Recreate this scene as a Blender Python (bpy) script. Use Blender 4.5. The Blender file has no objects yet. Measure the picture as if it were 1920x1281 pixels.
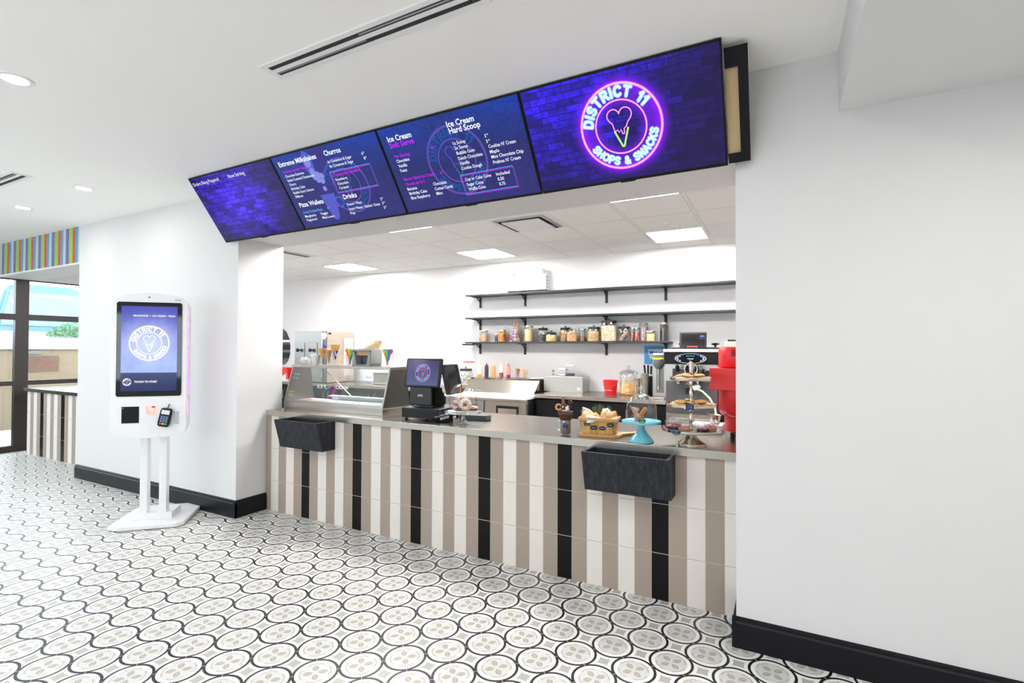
import bpy, bmesh, math, random
from mathutils import Matrix, Vector
random.seed(11)
PI = math.pi
SC = bpy.context.scene
COL = SC.collection

# ---------------------------------------------------------------- camera
FPX, YAW, PIT, ROL, CY = 948.11, -0.4885, -0.0132, 0.0039, 642.23
cam_d = bpy.data.cameras.new('camera'); cam = bpy.data.objects.new('camera', cam_d); COL.objects.link(cam)
def _fw(w):
    x, y, z = w
    c, s = math.cos(YAW), math.sin(YAW); x, y = c*x-s*y, s*x+c*y
    c, s = math.cos(PIT), math.sin(PIT); y, z = c*y-s*z, s*y+c*z
    c, s = math.cos(ROL), math.sin(ROL); x, z = c*x+s*z, -s*x+c*z
    return x, y, z
_b = [_fw(e) for e in ((1,0,0),(0,1,0),(0,0,1))]
_R = Matrix(((_b[0][0], _b[0][2], -_b[0][1]), (_b[1][0], _b[1][2], -_b[1][1]), (_b[2][0], _b[2][2], -_b[2][1])))
cam.matrix_world = Matrix.Translation((0, 0, 1.48)) @ _R.to_4x4()
cam_d.sensor_fit = 'HORIZONTAL'; cam_d.sensor_width = 36; cam_d.lens = FPX*36/1920
cam_d.shift_y = (CY-640.5)/1920; cam_d.clip_start = 0.05; cam_d.clip_end = 200
SC.camera = cam
# ---------------------------------------------------------------- light, exposure
SC.view_settings.view_transform = 'Standard'; SC.view_settings.look = 'None'
SC.view_settings.gamma = 1; SC.view_settings.use_curve_mapping = False
SC.view_settings.exposure = 0.44
SC.cycles.use_denoising = True
SC.cycles.max_bounces = 12; SC.cycles.diffuse_bounces = 10; SC.cycles.glossy_bounces = 4
SC.cycles.transparent_max_bounces = 24; SC.cycles.transmission_bounces = 6
SC.cycles.caustics_reflective = False; SC.cycles.caustics_refractive = False
SC.cycles.sample_clamp_indirect = 6
SKY = 5.0          # overcast daylight
PANEL = 57        # kitchen ceiling panels
CAN = 350.0         # recessed downlights
world = bpy.data.worlds.new('overcast_sky'); SC.world = world; world.use_nodes = True
_bg = world.node_tree.nodes['Background']
_bg.inputs[0].default_value = (0.84, 0.93, 1.0, 1); _bg.inputs[1].default_value = SKY
def portal(loc, rot, sx, sy):
    l = bpy.data.lights.new('daylight_portal', 'AREA'); l.shape = 'RECTANGLE'; l.size = sx; l.size_y = sy
    l.cycles.is_portal = True
    o = bpy.data.objects.new('daylight_portal', l); COL.objects.link(o); o.location = loc; o.rotation_euler = rot
portal((-9.75, 0.9, 1.23), (0, -PI/2, 0), 2.4, 8.6)
portal((-4.9, -3.62, 1.5), (PI/2, 0, 0), 8.4, 1.4)

# ---------------------------------------------------------------- node helpers
class NT:
    def __init__(s, name):
        s.m = bpy.data.materials.new(name); s.m.use_nodes = True; s.t = s.m.node_tree
        s.p = s.t.nodes['Principled BSDF']; s.out = s.t.nodes['Material Output']
    def n(s, typ, **kw):
        nd = s.t.nodes.new(typ)
        for k, v in kw.items(): setattr(nd, k, v)
        return nd
    def put(s, sock, v):
        if hasattr(v, 'links') or isinstance(v, bpy.types.NodeSocket): s.t.links.new(v, sock)
        else:
            if isinstance(v, (tuple, list)) and len(v) == 3 and sock.type == 'RGBA': v = (*v, 1)
            sock.default_value = v
    def M(s, op, a, b=0.0, c=None):
        nd = s.n('ShaderNodeMath', operation=op); s.put(nd.inputs[0], a); s.put(nd.inputs[1], b)
        if c is not None: s.put(nd.inputs[2], c)
        return nd.outputs[0]
    def mix(s, f, a, b, mode='MIX'):
        nd = s.n('ShaderNodeMix', data_type='RGBA', blend_type=mode)
        s.put(nd.inputs[0], f); s.put(nd.inputs[6], a); s.put(nd.inputs[7], b); return nd.outputs[2]
    def obj(s):
        c = s.n('ShaderNodeTexCoord'); sp = s.n('ShaderNodeSeparateXYZ'); s.t.links.new(c.outputs['Object'], sp.inputs[0])
        return c.outputs['Object'], sp.outputs[0], sp.outputs[1], sp.outputs[2]
    def noise(s, vec, scale, detail=3, rough=.5):
        nd = s.n('ShaderNodeTexNoise'); s.t.links.new(vec, nd.inputs['Vector']); nd.inputs['Scale'].default_value = scale
        nd.inputs['Detail'].default_value = detail; nd.inputs['Roughness'].default_value = rough; return nd.outputs[0]
    def voro(s, vec, scale, out='Color', feature='F1'):
        nd = s.n('ShaderNodeTexVoronoi', feature=feature); s.t.links.new(vec, nd.inputs['Vector']); nd.inputs['Scale'].default_value = scale
        return nd.outputs[out]
    def mapv(s, vec, sc):
        nd = s.n('ShaderNodeMapping'); s.t.links.new(vec, nd.inputs[0]); nd.inputs['Scale'].default_value = sc; return nd.outputs[0]
    def ramp(s, f, stops, interp='LINEAR'):
        nd = s.n('ShaderNodeValToRGB'); nd.color_ramp.interpolation = interp; s.put(nd.inputs[0], f)
        e = nd.color_ramp.elements
        while len(e) < len(stops): e.new(0.5)
        for el, (p, c) in zip(e, stops): el.position = p; el.color = (*c, 1)
        return nd.outputs[0]
    def bump(s, h, strength=.2, dist=.01):
        nd = s.n('ShaderNodeBump'); nd.inputs['Strength'].default_value = strength; nd.inputs['Distance'].default_value = dist
        s.put(nd.inputs['Height'], h); s.t.links.new(nd.outputs[0], s.p.inputs['Normal'])
    def set(s, color=None, rough=None, metal=None, spec=None, emis=None, estr=None, coat=None, alpha=None, trans=None, ior=None, sss=None):
        I = s.p.inputs
        for k, v in (('Base Color', color), ('Roughness', rough), ('Metallic', metal), ('Specular IOR Level', spec), ('Emission Color', emis),
                     ('Emission Strength', estr), ('Coat Weight', coat), ('Alpha', alpha), ('Transmission Weight', trans), ('IOR', ior), ('Subsurface Weight', sss)):
            if v is not None: s.put(I[k], v)
        return s.m
_mc = {}
def srgb(h):
    f = lambda c: (c/255/12.92) if c/255 <= .04045 else ((c/255+.055)/1.055)**2.4
    return tuple(f(c) for c in h)
def mat(name, rgb, rough=.5, metal=0., spec=.5, coat=0., vary=.0, vscale=20, bump=0.):
    """plain procedural paint/plastic/metal with a slight noise variation of tone; rgb in 0-255 sRGB"""
    if name in _mc: return _mc[name]
    t = NT(name); c = srgb(rgb); vec, *_ = t.obj()
    nz = t.noise(vec, vscale, 3)
    v = vary if vary else .04
    col = t.mix(nz, tuple(x*(1-v) for x in c), tuple(min(1, x*(1+v)) for x in c))
    t.set(col, rough, metal, spec, coat=coat)
    if bump: t.bump(nz, bump)
    _mc[name] = t.m; return t.m
def emit(name, rgb, s=1.0):
    if name in _mc: return _mc[name]
    t = NT(name); t.set((0, 0, 0), .4, spec=.1, emis=srgb(rgb), estr=s*.8); _mc[name] = t.m; return t.m
def glassy(name, tint=(1, 1, 1), refl=.06, graz=.5, rough=.02):
    """clear sheet or shell: lets light through, reflects by Fresnel"""
    if name in _mc: return _mc[name]
    t = NT(name); t.t.nodes.remove(t.p)
    tr = t.n('ShaderNodeBsdfTransparent'); tr.inputs[0].default_value = (*tint, 1)
    gl = t.n('ShaderNodeBsdfGlossy'); gl.inputs['Roughness'].default_value = rough; gl.inputs[0].default_value = (1, 1, 1, 1)
    lw = t.n('ShaderNodeLayerWeight'); lw.inputs[0].default_value = .3
    f = t.M('MULTIPLY_ADD', t.M('POWER', lw.outputs['Facing'], 2.5), graz, refl)
    mx = t.n('ShaderNodeMixShader'); t.t.links.new(f, mx.inputs[0]); t.t.links.new(tr.outputs[0], mx.inputs[1]); t.t.links.new(gl.outputs[0], mx.inputs[2])
    t.t.links.new(mx.outputs[0], t.out.inputs[0]); _mc[name] = t.m; return t.m
def speckle(name, base, cols, scale=120, rough=.5, bumps=.4, amount=1.0, stretch=(1, 1, 1)):
    """granular stuff: every Voronoi grain takes one of the listed colours"""
    if name in _mc: return _mc[name]
    t = NT(name); vec, *_ = t.obj(); v = t.mapv(vec, stretch)
    nd = t.n('ShaderNodeTexVoronoi'); t.t.links.new(v, nd.inputs['Vector']); nd.inputs['Scale'].default_value = scale
    sp = t.n('ShaderNodeSeparateColor'); t.t.links.new(nd.outputs['Color'], sp.inputs[0])
    n = len(cols); stops = [(i/n*amount, srgb(c)) for i, c in enumerate(cols)]
    if amount < 1: stops.append((amount, srgb(base)))
    c = t.ramp(sp.outputs[0], stops, 'CONSTANT')
    edge = t.M('LESS_THAN', nd.outputs['Distance'], .62)
    col = t.mix(edge, tuple(x*.75 for x in srgb(base)), c)
    t.set(col, rough); t.bump(t.M('SUBTRACT', 1.0, nd.outputs['Distance']), bumps, .004); _mc[name] = t.m; return t.m

# ---------------------------------------------------------------- mesh helpers
def V(bm, co): return bm.verts.new(co)
def box(bm, x0, x1, y0, y1, z0, z1, bev=0.0, seg=2):
    vs = [bm.verts.new((x, y, z)) for z in (z0, z1) for x, y in ((x0, y0), (x1, y0), (x1, y1), (x0, y1))]
    fs = [bm.faces.new([vs[i] for i in q]) for q in ((3,2,1,0),(4,5,6,7),(0,1,5,4),(1,2,6,5),(2,3,7,6),(3,0,4,7))]
    if bev:
        es = list({e for f in fs for e in f.edges})
        bmesh.ops.bevel(bm, geom=es, offset=bev, segments=seg, affect='EDGES', profile=.5)
    return fs
def prism(bm, pts, z0, z1, axis='z', bev=0.0):
    """extrude a 2-D polygon; axis names the extrusion direction"""
    def P(a, b, c):
        return {'z': (a, b, c), 'x': (c, a, b), 'y': (a, c, b)}[axis]
    lo = [bm.verts.new(P(a, b, z0)) for a, b in pts]; hi = [bm.verts.new(P(a, b, z1)) for a, b in pts]
    n = len(pts); fs = [bm.faces.new(lo[::-1]), bm.faces.new(hi)]
    for i in range(n): fs.append(bm.faces.new((lo[i], lo[(i+1) % n], hi[(i+1) % n], hi[i])))
    bmesh.ops.recalc_face_normals(bm, faces=fs)
    if bev:
        es = list({e for f in fs for e in f.edges}); bmesh.ops.bevel(bm, geom=es, offset=bev, segments=2, affect='EDGES')
    return fs
def lathe(bm, prof, seg=28, c=(0, 0, 0), wob=None):
    """spin (r, z) profile about z through c; r = 0 closes to a point"""
    rings = []
    for r, z in prof:
        if r < 1e-6: rings.append([bm.verts.new((c[0], c[1], c[2]+z))])
        else:
            rings.append([bm.verts.new((c[0]+r*(1+(wob(i/seg*2*PI, z) if wob else 0))*math.cos(i/seg*2*PI),
                                        c[1]+r*(1+(wob(i/seg*2*PI, z) if wob else 0))*math.sin(i/seg*2*PI), c[2]+z)) for i in range(seg)])
    for a, b in zip(rings, rings[1:]):
        for i in range(seg):
            j = (i+1) % seg
            if len(a) == 1 and len(b) == 1: continue
            if len(a) == 1: bm.faces.new((a[0], b[j], b[i]))
            elif len(b) == 1: bm.faces.new((a[i], a[j], b[0]))
            else: bm.faces.new((a[i], a[j], b[j], b[i]))
def tube(bm, pts, r, seg=10, closed=False, caps=True):
    pts = [Vector(p) for p in pts]; n = len(pts); rr = r if isinstance(r, (list, tuple)) else [r]*n
    rings = []; up = None
    for i, p in enumerate(pts):
        a = pts[(i-1) % n] if (closed or i > 0) else p; b = pts[(i+1) % n] if (closed or i < n-1) else p
        d = (b-a).normalized()
        if up is None: up = Vector((0, 0, 1)) if abs(d.z) < .9 else Vector((1, 0, 0))
        s = d.cross(up).normalized(); up2 = s.cross(d).normalized(); up = up2
        rings.append([bm.verts.new(p + rr[i]*(math.cos(k/seg*2*PI)*s + math.sin(k/seg*2*PI)*up2)) for k in range(seg)])
    m = n if closed else n-1
    for i in range(m):
        a, b = rings[i], rings[(i+1) % n]
        for k in range(seg): bm.faces.new((a[k], a[(k+1) % seg], b[(k+1) % seg], b[k]))
    if caps and not closed: bm.faces.new(rings[0][::-1]); bm.faces.new(rings[-1])
def ball(bm, c, r, sx=1, sy=1, sz=1, seg=14, rings=9):
    m = Matrix.Translation(c) @ Matrix.Diagonal((sx, sy, sz, 1))
    bmesh.ops.create_uvsphere(bm, u_segments=seg, v_segments=rings, radius=r, matrix=m)
def torus(bm, c, R, r, seg=24, ms=10, rot=None, sz=1.0):
    rot = rot or Matrix.Identity(3); rings = []
    for i in range(seg):
        a = i/seg*2*PI; rings.append([bm.verts.new(Vector(c) + rot @ Vector(((R+r*math.cos(b))*math.cos(a), (R+r*math.cos(b))*math.sin(a), sz*r*math.sin(b)))) for b in (k/ms*2*PI for k in range(ms))])
    for i in range(seg):
        a, b = rings[i], rings[(i+1) % seg]
        for k in range(ms): bm.faces.new((a[k], b[k], b[(k+1) % ms], a[(k+1) % ms]))
def annulus(bm, cx, cy, r0, r1, z=0, seg=64, a0=0, a1=2*PI):
    vs = []
    full = abs(a1-a0-2*PI) < 1e-6; n = seg
    for i in range(n + (0 if full else 1)):
        a = a0+(a1-a0)*i/n; c, s = math.cos(a), math.sin(a)
        vs.append((bm.verts.new((cx+r0*c, cy+r0*s, z)), bm.verts.new((cx+r1*c, cy+r1*s, z))))
    for i in range(n):
        p, q = vs[i], vs[(i+1) % len(vs)]; bm.faces.new((p[0], p[1], q[1], q[0]))
def stroke(bm, pts, w, z=0, closed=False):
    """flat ribbon of width w along 2-D points"""
    n = len(pts); L = []
    for i, p in enumerate(pts):
        a = Vector(pts[(i-1) % n] if (closed or i > 0) else p); b = Vector(pts[(i+1) % n] if (closed or i < n-1) else p)
        d = (b-a); d = d.normalized() if d.length > 1e-9 else Vector((1, 0)); nn = Vector((-d.y, d.x))*w/2
        L.append((bm.verts.new((p[0]+nn.x, p[1]+nn.y, z)), bm.verts.new((p[0]-nn.x, p[1]-nn.y, z))))
    for i in range(n if closed else n-1):
        a, b = L[i], L[(i+1) % n]; bm.faces.new((a[0], a[1], b[1], b[0]))
def flat(bm, pts, z=0): bm.faces.new([bm.verts.new((x, y, z)) for x, y in pts])
_tc = {}
def glyphs(s, bold):
    k = (s, bold)
    if k not in _tc:
        cu = bpy.data.curves.new('t', 'FONT'); cu.body = s; cu.size = 1; cu.offset = bold; cu.resolution_u = 2
        o = bpy.data.objects.new('t', cu); COL.objects.link(o)
        dg = bpy.context.evaluated_depsgraph_get(); me = bpy.data.meshes.new_from_object(o.evaluated_get(dg))
        vs = [v.co.copy() for v in me.vertices]; fs = [tuple(p.vertices) for p in me.polygons]
        bpy.data.objects.remove(o); bpy.data.curves.remove(cu); bpy.data.meshes.remove(me)
        _tc[k] = (vs, fs)
    return _tc[k]
def text(bm, s, x, y, size, width=None, z=0.0, bold=.0, M=None, align='l'):
    """lettering as flat mesh, baseline start at (x, y); size = cap height / 0.7"""
    vs, fs = glyphs(s, bold)
    if not vs: return
    x0 = min(v.x for v in vs); x1 = max(v.x for v in vs); sx = (width/(x1-x0)) if width else size
    off = {'l': 0, 'c': (x1-x0)*sx/2, 'r': (x1-x0)*sx}[align]
    new = []
    for v in vs:
        p = Vector((x+(v.x-x0)*sx-off, y+v.y*size, z)); new.append(bm.verts.new(M @ p if M else p))
    for f in fs:
        try: bm.faces.new([new[i] for i in f])
        except ValueError: pass
def obj(name, bm, m, parent=None, smooth=None, label=None, loc=None, rot=None):
    me = bpy.data.meshes.new(name); bm.normal_update(); bm.to_mesh(me); bm.free()
    for mm in (m if isinstance(m, (list, tuple)) else [m]): me.materials.append(mm)
    if smooth:
        me.shade_smooth()
        me.set_sharp_from_angle(angle=math.radians(smooth if smooth > 1 else 40))
    o = bpy.data.objects.new(name, me); COL.objects.link(o)
    if parent: o.parent = parent
    if label: o['label'] = label
    if loc: o.location = loc
    if rot: o.rotation_euler = rot
    return o
def B(): return bmesh.new()
def tag(o, label, cat, group=None, kind=None):
    o['label'] = label; o['category'] = cat
    if group: o['group'] = group
    if kind: o['kind'] = kind
    return o
def thing(name, label, cat, loc=(0, 0, 0), rz=0.0, group=None, rot=None):
    o = bpy.data.objects.new(name, None); COL.objects.link(o); o.empty_display_size = .05
    o.location = loc; o.rotation_euler = rot if rot else (0, 0, rz); return tag(o, label, cat, group)
def dup(root, loc=None, rz=None, label=None, group=None):
    r = root.copy(); COL.objects.link(r)
    if loc: r.location = loc
    if rz is not None: r.rotation_euler = (0, 0, rz)
    if label: r['label'] = label
    if group: r['group'] = group
    for ch in list(root.children):
        c = ch.copy(); COL.objects.link(c); c.parent = r
        for g in ch.children: d = g.copy(); COL.objects.link(d); d.parent = c
    return r
def struct(name, bm, m, parent=None, smooth=None):
    o = obj(name, bm, m, parent, smooth)
    if not parent: o['kind'] = 'structure'
    return o

# ---------------------------------------------------------------- common materials
def steel(name, rgb=(184, 178, 169), rough=.24, sx=(.5, 12, 12)):
    if name in _mc: return _mc[name]
    t = NT(name); vec, *_ = t.obj(); v = t.mapv(vec, sx); nz = t.noise(v, 14, 2, .5); c = srgb(rgb)
    t.set(t.mix(nz, tuple(x*.98 for x in c), tuple(min(1, x*1.01) for x in c)), rough, 1.0)
    _mc[name] = t.m; return t.m
WALL = mat('white_wall_paint', (219, 218, 218), .6, vary=.012, vscale=3, bump=.02)
CEIL = mat('white_ceiling_paint', (250, 248, 245), .8, vary=.01, vscale=2)
STEEL = steel('brushed_steel'); STEELV = steel('brushed_steel_vertical_grain', (164, 160, 155), .3, sx=(12, 12, .5)); STEELD = steel('dark_brushed_steel', (120, 117, 114), .35)
CHROME = mat('polished_metal', (214, 208, 198), .12, 1.0); SILVER = mat('silver_plate', (205, 198, 186), .16, 1.0)
BLACK = mat('black_plastic', (16, 16, 18), .35, spec=.3); MATTEB = mat('matte_black_paint', (20, 20, 23), .55, spec=.2)
WHITEP = mat('white_plastic', (236, 236, 236), .35); GREYP = mat('grey_plastic', (150, 152, 156), .4)
GLASS = glassy('clear_glass', (.97, .98, .98)); PANE = glassy('window_glass', (.97, .99, 1), .04, .6)
ACRYL = glassy('clear_plastic', (.97, .97, .98), .05, .5, .06)
GOLDC = mat('golden_wafer', (232, 176, 100), .7, vary=.2, vscale=200, bump=.4)
def glow(name, rgb, s): return emit(name, rgb, s)

# ================================================================ SETTING
def floor_mat():
    t = NT('patterned_cement_tiles'); vec, X, Y, Z = t.obj()
    S = 0.2002; ox, oy = -2.303, 2.344; c = math.cos(PI/4)
    dx = t.M('SUBTRACT', X, ox); dy = t.M('SUBTRACT', Y, oy)
    u = t.M('DIVIDE', t.M('MULTIPLY', t.M('ADD', dx, dy), c), S); v = t.M('DIVIDE', t.M('MULTIPLY', t.M('SUBTRACT', dx, dy), c), S)
    fu = t.M('SUBTRACT', t.M('FRACT', t.M('ADD', u, .5)), .5); fv = t.M('SUBTRACT', t.M('FRACT', t.M('ADD', v, .5)), .5)
    au, av = t.M('ABSOLUTE', fu), t.M('ABSOLUTE', fv)
    r = t.M('SQRT', t.M('ADD', t.M('MULTIPLY', fu, fu), t.M('MULTIPLY', fv, fv)))
    col = t.ramp(r, [(0, srgb((208, 208, 205))), (.362, srgb((236, 236, 233))), (.447, srgb((26, 25, 28))), (.508, srgb((236, 236, 233))), (.592, srgb((178, 176, 168)))], 'CONSTANT')
    # crescents along the rim of the disc on the grout axes
    mx = t.M('MAXIMUM', au, av); mn = t.M('MINIMUM', au, av)
    d2 = t.M('SQRT', t.M('ADD', t.M('POWER', t.M('SUBTRACT', mx, .02), 2.0), t.M('POWER', t.M('MULTIPLY', mn, 1.12), 2.0)))
    cres = t.M('MULTIPLY', t.M('GREATER_THAN', d2, .30), t.M('LESS_THAN', r, .362))
    cres = t.M('MULTIPLY', cres, t.M('LESS_THAN', mn, .17))
    col = t.mix(cres, col, srgb((186, 184, 178)))
    # four leaves on the grout axes
    lw = t.M('MULTIPLY', .070, t.M('SUBTRACT', 1.0, t.M('POWER', t.M('DIVIDE', t.M('SUBTRACT', mx, .165), .12), 2.0)))
    leaf = t.M('LESS_THAN', mn, lw)
    col = t.mix(leaf, col, srgb((168, 163, 155)))
    g = t.M('LESS_THAN', mn, .006)
    col = t.mix(g, col, srgb((208, 198, 184)))
    t.set(col, .34, spec=.5); t.bump(t.M('SUBTRACT', 1.0, g), .15, .002); return t.m
def stripe_mat(name, x0, n_first, seq, w, rows, grout=(190, 176, 160), rough=.35, widths=None):
    """vertical stripe tiling along object X, horizontal joints at the given heights"""
    t = NT(name); vec, X, Y, Z = t.obj(); N = len(seq)
    P = w*N if not widths else sum(widths)
    ph = t.M('FRACT', t.M('DIVIDE', t.M('SUBTRACT', X, x0), P))
    if widths: ed = [sum(widths[:i])/P for i in range(N)]
    else: ed = [i/N for i in range(N)]
    col = t.ramp(ph, [(e, srgb(c)) for e, c in zip(ed, seq)], 'CONSTANT')
    if rows:
        q = t.M('ABSOLUTE', t.M('SUBTRACT', t.M('FRACT', t.M('ADD', t.M('DIVIDE', t.M('SUBTRACT', X, x0), w), .5)), .5))
        g = t.M('LESS_THAN', q, .012)
        for z in rows: g = t.M('MAXIMUM', g, t.M('LESS_THAN', t.M('ABSOLUTE', t.M('SUBTRACT', Z, z)), .0018))
        col = t.mix(g, col, srgb(grout)); t.bump(t.M('SUBTRACT', 1.0, g), .2, .002)
    t.set(col, rough, spec=.12); return t.m
fm = floor_mat()
b = B(); box(b, -9.75, 3.35, -3.65, 3.9, -.1, 0); struct('floor', b, fm)
b = B(); box(b, -9.75, 1.2, 3.9, 6.55, -.1, 0); struct('floor_kitchen', b, mat('pale_kitchen_floor', (240, 238, 234), .4))  # unseen floor, made pale to bounce light up to the kitchen ceiling
b = B(); box(b, -9.75, 3.35, -3.65, 3.235, 2.875, 3.0); struct('ceiling', b, CEIL)
# kitchen drop ceiling
t = NT('drop_ceiling_tiles'); vec, X, Y, Z = t.obj()
def gl_(c, o, p, w): return t.M('LESS_THAN', t.M('ABSOLUTE', t.M('SUBTRACT', t.M('FRACT', t.M('ADD', t.M('DIVIDE', t.M('SUBTRACT', c, o), p), .5)), .5)), w/p/2)
ga = gl_(X, -1.303, .6105, .024); gb = gl_(Y, 4.213, .6105, .024)
ea = t.M('SUBTRACT', gl_(X, -1.303, .6105, .033), ga); eb = t.M('SUBTRACT', gl_(Y, 4.213, .6105, .033), gb)
g = t.M('MAXIMUM', ga, gb); e = t.M('MULTIPLY', t.M('MAXIMUM', ea, eb), t.M('SUBTRACT', 1.0, g))
c = t.mix(t.noise(vec, 160, 2), srgb((250, 249, 246)), srgb((253, 252, 250))); c = t.mix(g, c, srgb((250, 250, 249))); c = t.mix(e, c, srgb((190, 188, 184)))
KC = t.set(c, .8)
b = B(); box(b, -9.75, 1.2, 3.235, 6.55, 2.74, 2.875); struct('ceiling_kitchen', b, KC)
b = B(); box(b, -7.1, -4.2, 2.78, 3.235, 0, 2.875); struct('wall_middle', b, WALL)
b = B(); box(b, -.2, 3.35, 2.78, 3.235, 0, 2.875); struct('wall_front', b, WALL)
b = B(); box(b, -4.2, -.2, 2.78, 3.235, 2.45, 2.875); struct('wall_header', b, WALL)
def header_mat():
    # stripes read from right to left: teal, red, green, purple, white
    W = [.063, .070, .090, .080, .065]; C = [(40, 170, 200), (216, 62, 80), (146, 206, 0), (106, 98, 188), (206, 206, 209)]
    t = NT('glossy_rainbow_stripe_panel'); vec, X, Y, Z = t.obj(); P = sum(W)
    ph = t.M('FRACT', t.M('DIVIDE', t.M('SUBTRACT', -7.15, X), P)); st = []; a = 0
    for w, c in zip(W, C): st.append((a/P, srgb(c))); a += w
    return t.set(t.ramp(ph, st, 'CONSTANT'), .06, spec=.5)
b = B(); box(b, -9.55, -7.1, 2.80, 3.235, 2.45, 2.875); struct('wall_striped_header', b, WALL)
b = B(); box(b, -9.55, -7.1, 2.785, 2.80, 2.456, 2.875); struct('trim_1', b, header_mat())
b = B(); box(b, -9.55, -7.1, 2.775, 2.81, 2.44, 2.456); struct('trim_2', b, WHITEP)
b = B(); box(b, -9.75, 1.2, 6.41, 6.55, 0, 2.74); struct('wall_back', b, mat('white_kitchen_wall', (243, 242, 243), .55, vary=.01))
b = B(); box(b, 1.05, 1.2, 3.235, 6.41, 0, 2.74); struct('wall_kitchen_right', b, WALL)
b = B(); box(b, -9.75, -9.6, 5.2, 6.41, 0, 2.74); struct('wall_kitchen_left', b, WALL)
b = B(); box(b, -5.6, -5.47, 3.235, 4.19, 0, 2.74); struct('wall_partition', b, WALL)
b = B(); box(b, 3.2, 3.35, -3.65, 2.78, 0, 2.875); struct('wall_right', b, WALL)
b = B(); box(b, .24, 3.2, -3.5, 2.78, 2.592, 2.875); struct('ceiling_bulkhead', b, WALL)
# left glass wall: bulkhead above, then panes and dark frames
b = B(); box(b, -9.75, -9.55, -3.5, 5.2, 2.45, 2.875); struct('wall_left', b, WALL)
FR = mat('dark_bronze_frame', (44, 38, 38), .4)
YS = [-3.5, -1.95, -.35, 1.25, 3.095, 4.6, 5.2]
for i in range(len(YS)-1):
    y0, y1 = YS[i], YS[i+1]; w = thing('window_%d' % (i+1), 'x', 'window', (-9.62, y0, 0)); del w['label']; del w['category']; w['kind'] = 'structure'
    L = y1-y0; b = B()
    a = .0735
    box(b, -.04, .04, 0, a, 0, 2.45); box(b, -.04, .04, L-a, L, 0, 2.45)
    for z0, z1 in ((0, .085), (.935, 1.0), (1.868, 1.952), (2.435, 2.45)): box(b, -.038, .038, a, L-a, z0, z1)
    obj('window_frame', b, FR, w)
    b = B(); box(b, -.004, .004, a, L-a, .085, 2.435); obj('window_pane', b, PANE, w)
# wall behind the camera with tall shop windows
b = B(); box(b, -9.75, 3.35, -3.65, -3.5, 2.15, 2.875); box(b, -9.75, 3.35, -3.65, -3.5, 0, .85)
for x0, x1 in ((-9.75, -9.0), (-5.2, -4.6), (-1.0, 3.35)): box(b, x0, x1, -3.65, -3.5, .85, 2.15)
struct('wall_rear', b, WALL)
for k, (x0, x1) in enumerate(((-9, -5.2), (-4.6, -1.0))):
    w = thing('window_%d' % (k+7), 'x', 'window', (x0, -3.57, 0)); del w['label']; del w['category']; w['kind'] = 'structure'
    L = x1-x0; b = B()
    for i in range(4): xx = i*(L-.06)/3; box(b, xx, xx+.06, -.03, .03, .85, 2.15)
    for z in (.85, 2.09): box(b, 0, L, -.028, .028, z, z+.06)
    obj('window_frame', b, FR, w)
    b = B(); box(b, 0, L, -.004, .004, .85, 2.15); obj('window_pane', b, PANE, w)
# baseboards
BB = mat('black_baseboard', (20, 21, 26), .4, spec=.2)
def bb_profile(): return [(0, 0), (-.019, 0), (-.019, .122), (-.012, .130), (-.012, .142), (0, .15)]
def base_x(name, x0, x1, y):
    b = B(); prism(b, [(y+p, z) for p, z in bb_profile()], x0, x1, 'x'); struct(name, b, BB)
base_x('baseboard_middle', -7.1, -4.181, 2.78); base_x('baseboard_front', -.219, 3.2, 2.78)
b = B(); prism(b, [(-4.2-p, z) for p, z in bb_profile()], 2.7612, 3.07, 'y'); struct('baseboard_jamb', b, BB)
b = B(); prism(b, [(-.2+p, z) for p, z in bb_profile()], 2.7612, 3.07, 'y'); struct('baseboard_right_jamb', b, BB)

# ================================================================ CEILING FIXTURES
PANELM = glow('led_panel_diffuser', (255, 253, 250), PANEL)
def panel(cx, cy, label):
    t_ = thing('ceiling_light', label, 'ceiling light', (cx, cy, 2.74), 0, 'flat square lights in the kitchen ceiling')
    b = B(); s = .298; q = .278
    for x0, x1, y0, y1 in ((-s, s, -s, -q), (-s, s, q, s), (-s, -q, -q, q), (q, s, -q, q)): box(b, x0, x1, y0, y1, -.008, 0)
    obj('light_frame', b, WHITEP, t_)
    b = B(); box(b, -q, q, -q, q, -.006, -.001); obj('light_diffuser', b, PANELM, t_)
gx = lambda k: -1.303 + .6105*(k+.5); gy = lambda k: 4.213 + .6105*(k+.5)
panel(gx(0), gy(2), 'bright square ceiling light nearest the back wall above the ice cream machine')
panel(gx(0), gy(-1), 'thin bright strip of a square ceiling light right above the opening, right one')
panel(gx(-4), gy(2), 'bright square ceiling light above the left shelf end, middle of the back row')
panel(gx(-4), gy(-1), 'thin bright strip of a square ceiling light right above the opening, left one')
panel(gx(-8), gy(2), 'bright square ceiling light above the steel oven, leftmost of the back row')
panel(gx(-8), gy(-1), 'square ceiling light of the left kitchen end beyond the wide pillar')
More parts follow.
